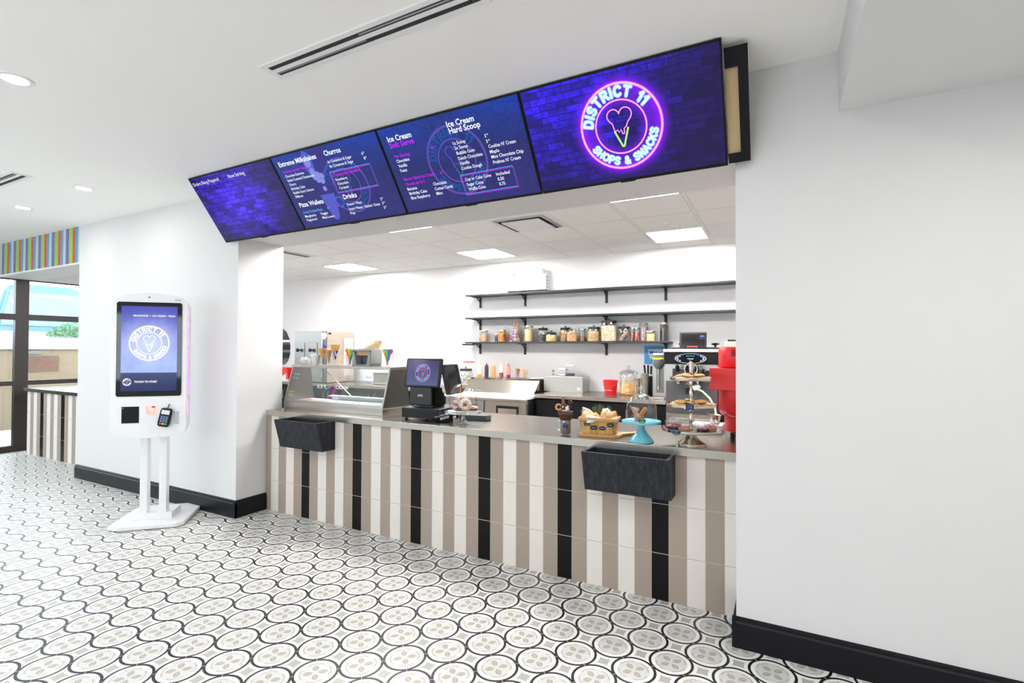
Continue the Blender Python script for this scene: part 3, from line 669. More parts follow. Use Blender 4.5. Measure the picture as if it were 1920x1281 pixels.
b = B(); box(b, .008, .034, -.2035, -.2025, .984, .996); obj('scanner_lamp', b, glow('red_led', (255, 40, 20), 1.6), k)
b = B(); box(b, .168, .206, -.203, -.2, .842, .948); obj('grey_plate', b, mat('pale_grey_print', (186, 190, 198), .4), k)
b = B()
for z0, z1 in ((1.80, 1.68), (1.665, 1.40), (1.385, 1.075), (1.02, .905)): box(b, .2505, .254, -.14, -.128, min(z0, z1), max(z0, z1))
obj('pink_light_strip', b, glow('pink_led_strip', (255, 92, 226), 3.2), k)
# payment terminal held on the kiosk front
def terminal(label, loc, rot, grp=None):
    t_ = thing('card_terminal', label, 'card reader', loc, rot=rot, group=grp)
    b = B(); prism(b, [(-.036, -.075), (.036, -.075), (.043, -.05), (.041, .06), (.035, .078), (-.035, .078), (-.041, .06), (-.043, -.05)], 0, .032, bev=.006); obj('terminal_body', b, BLACK, t_, smooth=40)
    b = B(); box(b, -.029, .029, .028, .062, .032, .0335); obj('terminal_screen', b, glow('terminal_lcd', (225, 238, 240), .95), t_)
    b = B()
    for i in range(3):
        for j in range(4): box(b, -.026+i*.019, -.012+i*.019, -.038+j*.0135, -.028+j*.0135, .032, .035)
    obj('keypad', b, mat('blue_grey_keys', (120, 132, 190), .4), t_)
    for i, (n_, c) in enumerate((('red', (225, 40, 40)), ('yellow', (245, 205, 40)), ('green', (40, 180, 80)))):
        b = B(); box(b, -.027+i*.019, -.011+i*.019, -.056, -.045, .032, .0355); obj(n_+'_key', b, mat(n_+'_key', c, .4), t_)
    return t_
M = Matrix.Rotation(KA, 4, 'Z'); p = Matrix.Translation((-4.74, 2.44, 0)) @ M @ Vector((.112, -.206, .90))
te = terminal('black card reader with coloured keys mounted on the white order kiosk', p, (math.radians(84), 0, 0), None)
te.rotation_euler = (Matrix.Rotation(KA, 4, 'Z') @ Matrix.Rotation(math.radians(86), 4, 'X') @ Matrix.Rotation(math.radians(-10), 4, 'Z')).to_euler()
b = B(); tube(b, [(0, .075, .012), (.004, .095, .01), (.004, .115, .004)], .003, 8); obj('cable', b, BLACK, te)

# ================================================================ DISPLAY CASE ON THE COUNTER
CT = .912
def decal(name, items, m, parent, M, size=.03, bold=.0):
    b = B()
    for s, x, y, w in items: text(b, s, x, y, size, width=w, M=M, bold=bold)
    return obj(name, b, m, parent)
dc = thing('display_case', 'stainless steel glass-fronted ice cream case at the left counter end', 'display case', (-3.5675, 3.242, CT))
L, D = .6175, .37       # half length, depth; glass leans back from y=.0 to y=.1
b = B(); box(b, -L, L, 0, D, 0, .058, .002); obj('case_base', b, STEEL, dc)
b = B(); prism(b, [(.0, .058), (.012, .058), (.105, .385), (.093, .385)], -L, -L+.016, 'x'); prism(b, [(.0, .058), (.012, .058), (.105, .385), (.093, .385)], L-.016, L, 'x')
prism(b, [(.0, .058), (.014, .058), (.020, .082), (.006, .082)], -L+.016, L-.016, 'x'); obj('glass_frame', b, STEELV, dc)
for x in (-L+.001, L-.004):
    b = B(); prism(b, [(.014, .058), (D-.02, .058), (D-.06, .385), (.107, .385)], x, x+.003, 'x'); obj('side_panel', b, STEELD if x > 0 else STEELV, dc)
b = B(); box(b, -L, L, .088, .30, .385, .41, .003); obj('case_top', b, STEEL, dc)
b = B(); prism(b, [(.010, .082), (.015, .082), (.100, .385), (.095, .385)], -L+.016, L-.016, 'x'); obj('front_glass', b, glassy('case_glass', (.95, .97, .97), .06, .5, .03), dc)
b = B(); box(b, -L+.02, L-.02, .05, .30, .058, .072); obj('case_floor', b, mat('white_tray', (232, 234, 236), .4), dc)
b = B(); box(b, -L+.30, L-.02, .27, .33, .10, .112); box(b, -L+.30, L-.02, .325, .33, .072, .1); obj('serving_ledge', b, mat('white_cutting_board', (240, 240, 238), .5), dc)
b = B(); tube(b, [(-.40, .28, .375), (-.02, .28, .11)], .004, 8); obj('glass_reflection_rod', b, STEELV, dc)  # thin rod added to stand in for a diagonal reflection in the glass
ga = math.atan2(.303, .085); GM = Matrix.Translation((0, .0085, .082)) @ Matrix.Rotation(ga, 4, 'X')
def pen(n, c): return mat('chalk_marker_'+n, c, .6)
decal('marker_lettering_cyan', [('Candy', -.565, .24, .07), ('Crush', -.57, .205, .07)], pen('cyan', (110, 205, 235)), dc, GM, .03)
decal('marker_lettering_lime', [('Cookie', -.585, .07, .07), ('Dough', -.58, .04, .06), ('Maple', .03, .215, .06)], pen('lime', (186, 226, 70)), dc, GM, .03)
decal('marker_lettering_green', [('Mint', -.25, .265, .05), ('Chocolate', -.27, .22, .09), ('Cotton', .285, .055, .07), ('Candy', .29, .02, .06)], pen('green', (60, 214, 120)), dc, GM, .03)
decal('marker_lettering_pink', [('Gum', -.31, .012, .06)], pen('pink', (244, 92, 150)), dc, GM, .04, .01)
decal('marker_lettering_blue', [('Bubble', -.30, .06, .07), ('Dutch', .36, .235, .07), ('Choc', .36, .19, .07)], pen('blue', (90, 110, 205)), dc, GM, .03)
decal('marker_lettering_white', [('ICE', -.215, .125, .07), ('CREAM', .02, .125, .15), ('Vanilla', .0, .03, .08)], pen('white', (244, 246, 248)), dc, GM, .045, .015)
RC = [('lime', (200, 240, 20)), ('green', (20, 220, 110)), ('teal', (60, 160, 210)), ('blue', (80, 110, 190)), ('purple', (140, 100, 190)), ('pink', (244, 60, 150))]
for i, (n_, c) in enumerate(RC):
    b = B(); M_ = GM
    a0 = PI*1.0+i*PI/6 - .15; a1 = a0+PI/6+.05
    for j in range(6):
        p, q = a0+(a1-a0)*j/6, a0+(a1-a0)*(j+1)/6
        b.faces.new([b.verts.new(M_ @ Vector((-.085+r*1.1*math.cos(a), .155+r*math.sin(a), .001))) for r, a in ((.02, p), (.043, p), (.043, q), (.02, q))])
    obj('rainbow_arc_'+n_, b, mat('rainbow_'+n_, c, .5), dc)

# things standing on the case
ZT = CT+.41
def on_case(x, y=.19): return (x, 3.242+y-.03, ZT)
PW = mat('white_paper', (246, 246, 246), .7); PAPERW = PW
bw = thing('paper_cup', 'small white bowl heaped with white cups at the left end of the case top', 'cup', on_case(-4.09)); 
b = B(); lathe(b, [(.0, 0), (.036, 0), (.052, .05), (.050, .05), (.034, .004), (0, .004)], 24); obj('cup_wall', b, PW, bw, smooth=1)
for i in range(7):
    a = i*2.4; r = .012+.016*(i % 3)/2
    b = B(); lathe(b, [(.008, 0), (.014, .03), (.013, .03), (.007, 0)], 12); o = tag(obj('sample_cup', b, PW, smooth=1), 'tiny white sample cup heaped in the small white bowl', 'cup', 'white sample cups in the bowl')
    o.location = (bw.location.x+r*math.cos(a), bw.location.y+r*math.sin(a), ZT+.035+.004*(i % 3)); o.rotation_euler = (.5*math.cos(a*1.7), .6*math.sin(a), a)
cu = thing('paper_cup_stack', 'nested stack of white paper cups beside the cone stand', 'cup', on_case(-3.935))
for i in range(4):
    b = B(); z = i*.006; lathe(b, [(0, z), (.033, z), (.049, z+.078), (.051, z+.08), (.051, z+.083), (.047, z+.082), (.031, z+.004), (0, z+.004)], 28); obj('stacked_cup', b, PW, cu, smooth=1)
ch = thing('cone_stand', 'clear acrylic stand holding three ice cream cones on the case top', 'stand', on_case(-3.69))
b = B(); box(b, -.175, .175, -.045, .045, 0, .004); obj('stand_base', b, ACRYL, ch)
b = B()
for x in (-.172, .172, -.03): box(b, x-.002, x+.002, -.045, .045, .004, .10)
obj('stand_side', b, ACRYL, ch)
b = B(); box(b, -.178, .178, -.05, .05, .10, .105); obj('stand_shelf', b, glassy('acrylic_edge', (.92, .93, .94), .25, .5, .1), ch)
def cone(name, label, loc, kind, rot=(0, 0, 0), s=1.0, cat='ice cream cone', grp=None):
    b = B()
    if kind == 'cup': lathe(b, [(0, 0), (.021, 0), (.025, .045), (.028, .047), (.030, .055), (.037, .062), (.040, .085), (.038, .085), (.03, .06), (0, .055)], 20)
    elif kind == 'sugar': lathe(b, [(0, 0), (.004, .004), (.026, .108), (.029, .112), (.029, .122), (.025, .122), (.004, .03), (0, .03)], 20)
    else: lathe(b, [(0, 0), (.005, .004), (.036, .12), (.046, .148), (.044, .149), (.033, .12), (0, .05)], 24, wob=lambda a, z: .10*math.sin(a)*(z > .11))
    bmesh.ops.scale(b, vec=(s, s, s), verts=b.verts)
    o = obj(name, b, GOLDC, smooth=1); o.location = loc; o.rotation_euler = rot; return tag(o, label, cat, grp)
cone('cake_cone', 'flat-bottomed cake cone in the acrylic stand, leftmost of its three cones', (-3.845, 3.402, ZT+.065), 'cup', s=1.1)
cone('sugar_cone', 'small pointed brown sugar cone in the acrylic stand, middle one', (-3.765, 3.402, ZT+.02), 'sugar')
cone('waffle_cone', 'large wide waffle cone in a printed paper sleeve, rightmost in the acrylic stand', (-3.685, 3.402, ZT+.045), 'waffle', s=1.0)
b = B(); lathe(b, [(.006, 0), (.030, .085), (.0315, .088), (.007, 0)], 22); o = obj('cone_sleeve', b, stripe_mat('sleeve_print', 0, 0, [(240, 240, 244), (78, 66, 150)], .008, None), smooth=1); o.location = (-3.685, 3.402, ZT+.047); tag(o, 'white and violet paper sleeve around the large waffle cone', 'sleeve')
SPC = [('orange', (250, 120, 20)), ('blue', (30, 130, 220)), ('yellow', (250, 220, 20)), ('pink', (240, 60, 120)), ('green', (120, 215, 80))]
def spoon_cup(label, loc, seed, n=10, h=.085, r=.036, sl=.158, cupname='clear_spoon_cup', grp='x', where=''):
    c_ = thing('spoon_cup', label, 'cup', loc)
    b = B(); lathe(b, [(0, .002), (r*.75, .002), (r, h), (r*.96, h), (r*.72, .005), (0, .005)], 24); obj('cup_wall', b, ACRYL, c_, smooth=1)
    rnd = random.Random(seed)
    for i in range(n):
        n_, c = SPC[(i*2+seed) % 5]; a = i/n*2*PI+rnd.random()*.4; tl = .24+.12*rnd.random()
        b = B(); w = .0065
        prism(b, [(-w, .012), (w, .012), (w*1.2, sl*.72), (w*2.4, sl*.80), (w*2.6, sl*.92), (w*1.4, sl), (-w*1.4, sl), (-w*2.6, sl*.92), (-w*2.4, sl*.80), (-w*1.2, sl*.72)], -.0012, .0012, 'y')
        o = obj('plastic_spoon', b, mat('spoon_'+n_, c, .35)); o.location = (loc[0]+r*.25*math.cos(a+PI), loc[1]+r*.25*math.sin(a+PI), loc[2]+.002)
        o.rotation_euler = (Matrix.Rotation(a, 4, 'Z') @ Matrix.Rotation(tl, 4, 'Y') @ Matrix.Rotation(rnd.random()*2, 4, 'Z')).to_euler()
        tag(o, '%s plastic spoon standing in the clear cup %s' % (n_, where), 'spoon', '%s plastic spoons %s' % (n_, where))
spoon_cup('clear cup of bright plastic spoons left of the napkin dispenser', on_case(-3.492), 1, where='left of the napkin dispenser')
spoon_cup('clear cup of bright plastic spoons right of the napkin dispenser', on_case(-3.045), 3, where='right of the napkin dispenser')
nd = thing('napkin_dispenser', 'grey napkin dispenser with brown napkins on the case top', 'napkin dispenser', on_case(-3.31))
b = B(); P = [(-.107, .012), (.107, .012), (.11, .03), (.11, .13), (.095, .155), (-.095, .155), (-.11, .13), (-.11, .03)]
prism(b, P, .02, .10, 'y', bev=.004); obj('dispenser_shell', b, GREYP, nd, smooth=30)
b = B(); prism(b, [(-.115, 0), (.115, 0), (.107, .014), (-.107, .014)], -.05, .1, 'y', bev=.003); obj('dispenser_foot', b, GREYP, nd)
b = B(); prism(b, [(-.04, .02), (.095, .02), (.095, .14), (.085, .15), (-.03, .15), (-.04, .14)], .1105, .118, 'x', bev=.002); obj('side_cheek', b, mat('light_grey_plastic', (186, 190, 188), .35), nd)
b = B(); prism(b, [(-.108, .014), (-.06, .014), (-.085, .12), (-.108, .135)], -.045, .019, 'y', bev=.003); prism(b, [(.108, .014), (.06, .014), (.085, .12), (.108, .135)], -.045, .019, 'y', bev=.003); obj('side_wing', b, GREYP, nd)
b = B(); box(b, -.108, .108, -.045, .019, .136, .152, .003); obj('dispenser_rim', b, GREYP, nd)
b = B(); box(b, -.058, .058, .012, .019, .014, .095); obj('spring_plate', b, mat('dark_grey_plastic', (64, 68, 74), .4), nd)
b = B(); box(b, -.075, .075, -.02, .012, .096, .135); obj('napkin_stack', b, mat('brown_napkin', (190, 150, 112), .85), nd)
for i in range(3):
    b = B(); w = .075; z = 0
    vs = [b.verts.new(p) for p in ((-w, -.03, 0), (w, -.04, .0), (w*.9+.02, -.05+.02*i, .05+.01*i), (0, -.01, .065+.005*i), (-w*.8, .0, .035+.01*i))]
    b.faces.new((vs[0], vs[1], vs[2])); b.faces.new((vs[0], vs[2], vs[3])); b.faces.new((vs[0], vs[3], vs[4]))
    o = obj('paper_napkin', b, mat('tan_napkin', (222, 196, 160), .85)); sm = o.modifiers.new('thick', 'SOLIDIFY'); sm.thickness = .002
    o.location = (-3.27+.012*i, 3.45+.014*i, ZT+.157); tag(o, 'loose tan paper napkin lying folded on top of the napkin dispenser', 'napkin', 'tan napkins on the dispenser')

# ================================================================ TILL
tl = thing('cash_drawer', 'low black cash drawer under the till screen', 'cash drawer', (-2.535, 3.36, CT), math.radians(4))
b = B(); box(b, -.175, .175, -.16, .2, .016, .095, .003); obj('drawer_case', b, mat('satin_black', (18, 18, 20), .3), tl)
b = B()
for x in (-.15, .15):
    for y in (-.13, .17): lathe(b, [(0, 0), (.012, 0), (.012, .016), (0, .016)], 12, (x, y, 0))
obj('rubber_foot', b, BLACK, tl)
b = B(); box(b, -.17, .17, -.1625, -.16, .022, .09); obj('drawer_front', b, BLACK, tl)
po = thing('till_terminal', 'black till with customer screen showing the round logo', 'cash register', (-2.56, 3.37, CT+.096), math.radians(3))
b = B(); prism(b, [(-.06, .015), (-.09, .0), (.09, .0), (.10, .03), (.04, .17), (-.03, .17)], -.11, .09, 'x', bev=.004); obj('till_stand', b, MATTEB, po)
b = B(); box(b, -.12, .085, -.105, -.085, .018, .16, .004); sp_ = obj('front_cover', b, mat('charcoal_plastic', (34, 34, 37), .5), po)
b = B(); text(b, 'iiTYTS', 0, 0, .024, .045, bold=.03); o = obj('maker_mark', b, WHITEP, po, loc=(-.04, -.1055, .085), rot=(PI/2, 0, 0))
b = B(); box(b, -.19, .16, -.012, .012, 0, .24, .010); sc_ = obj('screen_body', b, mat('gloss_black', (12, 12, 14), .12), po, loc=(0, -.085, .155), rot=(math.radians(-10), 0, 0))
t = NT('till_screen_picture'); vec, X, Y, Z = t.obj(); nz = t.noise(vec, 12, 3); c = t.ramp(t.M('ADD', Z, t.M('MULTIPLY', nz, .12)), [(.08, srgb((88, 98, 140))), (.2, srgb((62, 66, 112))), (.3, srgb((54, 50, 120)))])
t.set((0, 0, 0), .15, spec=.3, emis=c, estr=.7)
b = B(); box(b, -.166, .136, -.0130, -.0122, .018, .218); obj('screen_picture', b, t.m, sc_)
lg = bpy.data.objects.new('tmp', None); COL.objects.link(lg); lg.parent = po
logo(lg, 0, 0, .072, 0, glow('till_pink', (220, 110, 190), 1.0), glow('till_blue', (110, 190, 250), 1.0), None, glow('till_green', (130, 190, 70), 1.0), name='screen_logo')
for o in [o for o in COL.objects if o.parent == lg]:
    o.parent = sc_; o.location = (-.014, -.0134, .12); o.rotation_euler = (PI/2, 0, 0)
bpy.data.objects.remove(lg)
b = B(); box(b, -.01, .01, -.013, .013, 0, .25, .006); o = obj('cashier_screen', b, mat('gloss_black', (12, 12, 14), .12), po, loc=(.195, .085, .10), rot=(0, math.radians(-14), math.radians(0)))
for v_ in o.data.vertices: v_.co.y *= 10
rd = terminal('black card reader with coloured keys lying on the steel counter by the till', (-2.325, 3.235, CT+.018), (math.radians(13), 0, math.radians(-40)))
b = B(); prism(b, [(-.05, -.004), (.07, -.032), (.07, -.0005), (-.05, -.0005)], -.03, .03, 'x'); obj('wedge_foot', b, BLACK, rd)
b = B(); box(b, .0432, .0437, -.03, .04, .008, .026); obj('side_sticker', b, WHITEP, rd)
b = B(); text(b, 'Clover', -.02, 0, .018, .045, bold=.02, M=Matrix.Translation((.0441, .004, .011)) @ Matrix.Rotation(PI/2, 4, 'Z') @ Matrix.Rotation(PI/2, 4, 'X')); obj('sticker_print', b, BLACK, rd)
pd = thing('pin_pad_dock', 'low dark dock behind the glass cake stand', 'dock', (-2.19, 3.46, CT), math.radians(10))
b = B(); prism(b, [(-.1, -.06), (.13, -.06), (.15, .0), (.13, .07), (-.1, .07)], 0, .04, bev=.006); obj('dock_body', b, mat('dark_grey_plastic', (64, 68, 74), .4), pd, smooth=30)

# ================================================================ CAKE STANDS
def dome(parent, R, z0, h, name='glass_dome'):
    b = B(); n = 12; pr = [(R, 0), (R, .0)]
    hs = h-R*.95
    pr = [(R, 0), (R*.995, hs*.5), (R*.98, hs)]
    for i in range(1, n): a = i/n*PI/2; pr.append((R*.98*math.cos(a), hs+(h-hs)*math.sin(a)))
    pr.append((.008, h))
    lathe(b, pr, 48, (0, 0, z0)); obj(name, b, glassy('dome_glass', (.96, .97, .97), .07, .75, .01), parent, smooth=60)
    b = B(); lathe(b, [(.008, 0), (.011, .006), (.007, .012), (.015, .022), (.018, .031), (.013, .041), (0, .044)], 20, (0, 0, z0+h-.001)); obj('dome_knob', b, glassy('thick_glass', (.86, .88, .89), .2, .7, .03), parent, smooth=60)
ck = thing('cake_stand', 'clear glass cake stand with dome over sprinkled donuts by the till', 'cake stand', (-2.118, 3.205, CT))
TG = glassy('thick_glass', (.86, .88, .89), .2, .7, .03)
b = B(); lathe(b, [(.0, .0), (.048, 0), (.05, .006), (.032, .018), (.018, .04), (.016, .07), (.024, .082), (.0, .084)], 32); obj('stand_foot', b, TG, ck, smooth=50)
b = B(); lathe(b, [(.0, .082), (.135, .084), (.143, .09), (.140, .10), (.132, .093), (.0, .091)], 60, wob=lambda a, z: .012*math.sin(a*30)*(z > .083)); obj('stand_plate', b, glassy('frosted_glass_plate', (.80, .83, .84), .35, .5, .15), ck, smooth=50)
dome(ck, .107, .0935, .215)
DOU = mat('donut_dough', (178, 112, 66), .75, vary=.15, vscale=60)
ICING = speckle('white_icing_with_sprinkles', (238, 232, 226), [(240, 80, 60), (250, 170, 40), (70, 170, 80), (60, 120, 220), (240, 240, 235), (244, 130, 170), (238, 232, 226), (240, 236, 230), (250, 220, 90), (238, 232, 226)], 170, .5, .5)
for i, (dx, dy, dz, rx, ry, lb) in enumerate(((-.045, .012, .115, .0, .0, 'bottom left'), (.034, -.028, .148, 1.35, .12, 'front right, standing upright'), (.045, .045, .118, 0, .1, 'rear right'), (-.022, .012, .196, .12, .05, 'topmost'), (-.04, .012, .155, .05, -.05, 'middle left'))):
    t_ = thing('sprinkled_donut', 'sprinkled donut under the glass dome, %s of the pile' % lb, 'donut', (-2.118+dx, 3.205+dy, CT+dz), rot=(rx, ry, i*.7), group='donuts under the glass dome')
    b = B(); torus(b, (0, 0, 0), .032, .019, 26, 12, sz=.95); obj('dough', b, DOU, t_, smooth=60)
    b = B(); torus(b, (0, 0, .0035), .032, .0188, 26, 12, sz=.95); obj('icing', b, ICING, t_, smooth=60)
b = B(); prism(b, [(-.003, 0), (.003, 0), (.004, .085), (-.004, .085)], -.001, .001, 'y'); o = obj('plastic_pick', b, mat('spoon_orange', (250, 120, 20), .35)); o.location = (-2.14, 3.21, CT+.205); o.rotation_euler = (0, -.1, .3); tag(o, 'orange plastic pick stuck in the top donut under the dome', 'pick')
CHALK = mat('chalk_tag_black', (24, 25, 30), .6)
def chalk_tag(label, loc, rot, w, h, words, c, shape='oval', cn='x'):
    t_ = thing('chalk_label', label, 'label', loc, rot=rot)
    b = B(); n = 36
    if shape == 'oval': P = [(w/2*math.cos(a)*(1+.06*math.cos(6*a)), h/2*math.sin(a)*(1+.06*math.cos(6*a))) for a in (i/n*2*PI for i in range(n))]
    elif shape == 'rect': P = [(-w/2, -h/2), (w/2, -h/2), (w/2, h/2), (-w/2, h/2)]
    else: P = [(sx*w/2*x, sy*h/2*y) for sx, sy, seq in ((1, -1, 0), (1, 1, 1), (-1, 1, 0), (-1, -1, 1)) for x, y in ([(.55, 1), (.72, .8), (.86, .72), (.84, .35), (1, 0)] if (seq == 0 and sx*sy < 0) else [(1, 0), (.84, .35), (.86, .72), (.72, .8), (.55, 1)])]
    if shape == 'fancy':
        P = []
        for a in (i/40*2*PI for i in range(40)): P.append((w/2*math.copysign(abs(math.cos(a))**.6, math.cos(a))*(1+.07*math.cos(8*a)), h/2*math.copysign(abs(math.sin(a))**.6, math.sin(a))*(1+.07*math.cos(8*a))))
    prism(b, P, 0, .0015); obj('tag_card', b, CHALK, t_)
    b = B()
    for i, s in enumerate(words): text(b, s, 0, h*(.24-.5*i/(max(1, len(words)-1)) if len(words) > 1 else -.12)-(.06*h if len(words) > 1 else 0), h*(.42 if len(words) > 1 else .5), width=w*.62*min(1, len(s)/6+.25), z=.0021, bold=.015, align='c')
    obj('chalk_lettering', b, mat('chalk_ink_'+cn, c, .6), t_); return t_
chalk_tag('small black oval tag with magenta writing leaning on the sprinkled donuts', (-2.108, 3.135, CT+.122), (math.radians(80), 0, .25), .042, .03, ['Donut', '4.99'], (225, 60, 190), 'oval', 'magenta')

BLUE = mat('turquoise_ceramic', (112, 196, 212), .16, vary=.03)
bc = thing('cake_stand', 'light blue cake stand with glass dome over churros', 'cake stand', (-.758, 3.125, CT))
b = B(); lathe(b, [(0, 0), (.072, 0), (.075, .004), (.070, .012), (.062, .026), (.040, .050), (.023, .075), (.019, .10), (.021, .115), (0, .117)], 40); obj('stand_foot', b, BLUE, bc, smooth=50)
b = B(); lathe(b, [(0, .112), (.09, .114), (.116, .118), (.119, .126), (.117, .132), (.110, .131), (.1, .127), (0, .126)], 56); obj('stand_plate', b, BLUE, bc, smooth=50)
dome(bc, .093, .1275, .170)
cj = thing('cinnamon_sugar_cup', 'small clear cup of chocolate dip holding two churros on the blue stand', 'cup', (-.77, 3.12, CT+.1275))
b = B(); lathe(b, [(0, .002), (.030, .002), (.035, .02), (.032, .045), (.030, .045), (.033, .02), (.028, .004), (0, .004)], 24); obj('cup_wall', b, ACRYL, cj, smooth=50)
b = B(); lathe(b, [(0, .0045), (.0275, .0045), (.031, .018), (.029, .030), (0, .033)], 20); tag(obj('chocolate_dip', b, mat('pinkish_brown_dip', (168, 112, 96), .5, vary=.15, vscale=60), smooth=50), 'pinkish brown dip inside the churro cup on the blue stand', 'dip', kind='stuff').location = cj.location
CH = mat('churro_crust', (186, 122, 60), .8, vary=.2, vscale=90, bump=.5)
for sx, lb in ((-1, 'leaning left'), (1, 'leaning right')):
    b = B(); lathe(b, [(0, 0), (.010, .002), (.012, .02), (.012, .085), (.010, .092), (0, .094)], 24, wob=lambda a, z: .16*math.cos(a*6)); o = obj('churro', b, CH, smooth=1)
    o.location = (-.77-sx*.012, 3.12+.013*sx, CT+.1275+.008); o.rotation_euler = (.12*sx, sx*.62, 0); tag(o, 'ridged golden churro in the dip cup, %s' % lb, 'churro', 'churros under the blue stand dome')
chalk_tag('small black tag with lime green writing on the blue cake stand', (-.735, 3.048, CT+.142), (math.radians(84), 0, .1), .044, .034, ['Churros', '6.99'], (190, 240, 30), 'oval', 'lime')

# ================================================================ MILKSHAKE JAR
mk = thing('milkshake_jar', 'handled jar of chocolate milkshake topped with brownie, cream and pretzel', 'milkshake', (-1.265, 3.145, CT))
b = B(); lathe(b, [(0, .001), (.030, .001), (.036, .01), (.037, .09), (.034, .105), (.036, .115), (.034, .115), (.0325, .105), (.035, .09), (.0345, .012), (.0285, .005), (0, .005)], 32); obj('glass_jar', b, glassy('jar_glass', (.93, .96, .99), .1, .7, .02), mk, smooth=50)
b = B(); tube(b, [(-.035, 0, .09), (-.055, 0, .088), (-.060, 0, .07), (-.060, 0, .045), (-.054, 0, .03), (-.036, 0, .028)], .0045, 10); obj('jar_handle', b, glassy('handle_glass', (.72, .86, .96), .2, .7, .02), mk, smooth=60)
t = NT('layered_chocolate_milkshake'); vec, X, Y, Z = t.obj(); nz = t.noise(vec, 40, 3)
c = t.ramp(t.M('ADD', t.M('MULTIPLY', Z, 8.0), t.M('MULTIPLY', t.M('SUBTRACT', nz, .5), .5)), [(.05, srgb((70, 46, 38))), (.35, srgb((96, 64, 50))), (.6, srgb((132, 96, 80))), (.85, srgb((160, 116, 98)))]); t.set(c, .4)
b = B(); lathe(b, [(0, .006), (.028, .006), (.034, .013), (.0342, .09), (.032, .104), (0, .104)], 28); obj('milkshake', b, t.m, mk, smooth=50)
CHOC = mat('chocolate', (66, 38, 28), .4, vary=.2, vscale=80, bump=.3); CRM = mat('chocolate_crumbs', (84, 50, 38), .85, vary=.3, vscale=300, bump=1.0)
b = B(); lathe(b, [(.030, .098), (.0375, .100), (.041, .112), (.041, .128), (.036, .134), (.030, .13)], 36, wob=lambda a, z: .06*math.sin(a*9+z*400)); obj('crumb_rim', b, CRM, mk, smooth=60)
b = B(); box(b, -.042, .042, -.036, .036, .132, .158, .006, 3); obj('brownie', b, CHOC, mk)
b = B(); ball(b, (0, 0, .172), .028, sz=.9); ball(b, (-.012, -.012, .182), .018); ball(b, (.012, -.008, .176), .02); obj('whipped_cream', b, mat('whipped_cream', (246, 242, 236), .6), mk, smooth=60)
b = B(); lathe(b, [(0, -.004), (.021, -.004), (.023, 0), (.021, .004), (0, .004)], 26); obj('chocolate_biscuit', b, CHOC, mk, loc=(-.004, -.022, .188), rot=(1.2, 0, .2), smooth=1)
b = B(); box(b, -.009, .009, -.006, .006, 0, .07, .002); obj('chocolate_bar', b, mat('milk_chocolate', (132, 80, 54), .5), mk, loc=(-.018, .008, .175), rot=(0, -.08, 0))
b = B(); torus(b, (0, 0, 0), .018, .006, 24, 10, Matrix.Rotation(PI/2, 3, 'X')); obj('pretzel', b, mat('caramel_pretzel', (226, 150, 62), .3), mk, loc=(-.045, -.012, .182), rot=(0, 0, .3), smooth=1)
b = B(); ball(b, (.034, -.004, .215), .017, sz=1.1); ball(b, (.036, -.008, .182), .012); obj('chocolate_truffle', b, CRM, mk, smooth=60)
chalk_tag('black scalloped tag with blue writing stuck on the milkshake jar', (-1.252, 3.1045, CT+.066), (math.radians(90), 0, .12), .032, .034, ['Death', 'Choc'], (60, 120, 235), 'fancy', 'blue')

# ================================================================ BASKET ON BOARD
BAM = mat('light_bamboo', (206, 160, 106), .5, vary=.12, vscale=30)
bd = thing('serving_board', 'round-cornered wooden paddle board under the pizza basket', 'board', (-1.045, 3.23, CT), math.radians(7))
P = [(-.125, -.085), (.10, -.085), (.125, -.07), (.135, .0), (.15, .03), (.19, .07), (.215, .105), (.22, .13), (.205, .14), (.185, .125), (.14, .09), (.115, .085), (-.125, .085), (-.14, .07), (-.14, -.07)]
b = B(); prism(b, P, 0, .018, bev=.003); obj('board', b, BAM, bd)
bk = thing('wooden_basket', 'tapered slatted wooden basket with four black tags holding pizza wallets', 'basket', (-1.06, 3.235, CT+.0185), math.radians(7))
def slat_wood():
    t = NT('striped_slat_wood'); vec, X, Y, Z = t.obj(); v = t.mapv(vec, (1, 1, .06)); n = t.noise(v, 42, 4, .6)
    c = t.ramp(n, [(.3, srgb((150, 108, 54))), (.5, srgb((206, 160, 88))), (.7, srgb((222, 182, 112)))]); t.set(c, .55); return t.m
SW = slat_wood()
w0, w1, d0, d1, H = .103, .120, .055, .070, .098
for i in range(4):
    f0, f1 = -1+i*.5+.012, -1+(i+1)*.5-.012
    for sy in (-1, 1):
        b = B(); vs = []
        for y0, y1, th in ((sy*d0, sy*d1, 0), (sy*(d0-.004), sy*(d1-.004), 1)):
            vs += [b.verts.new(p) for p in ((w0*f0, y0, 0), (w0*f1, y0, 0), (w1*f1, y1, H), (w1*f0, y1, H))]
        a_, c_ = vs[:4], vs[4:]
        b.faces.new(a_); b.faces.new(c_[::-1])
        for q in range(4): b.faces.new((a_[q], a_[(q+1) % 4], c_[(q+1) % 4], c_[q]))
        bmesh.ops.recalc_face_normals(b, faces=b.faces); obj('slat', b, SW, bk)
for sx in (-1, 1):
    b = B(); vs = []
    for k_ in (0, .004*sx):
        vs += [b.verts.new(p) for p in ((sx*w0-k_, -d0, 0), (sx*w0-k_, d0, 0), (sx*w1-k_, d1, H), (sx*w1-k_, -d1, H))]
    a_, c_ = vs[:4], vs[4:]; b.faces.new(a_); b.faces.new(c_[::-1])
    for q in range(4): b.faces.new((a_[q], a_[(q+1) % 4], c_[(q+1) % 4], c_[q]))
    bmesh.ops.recalc_face_normals(b, faces=b.faces); obj('end_board', b, SW, bk)
b = B()
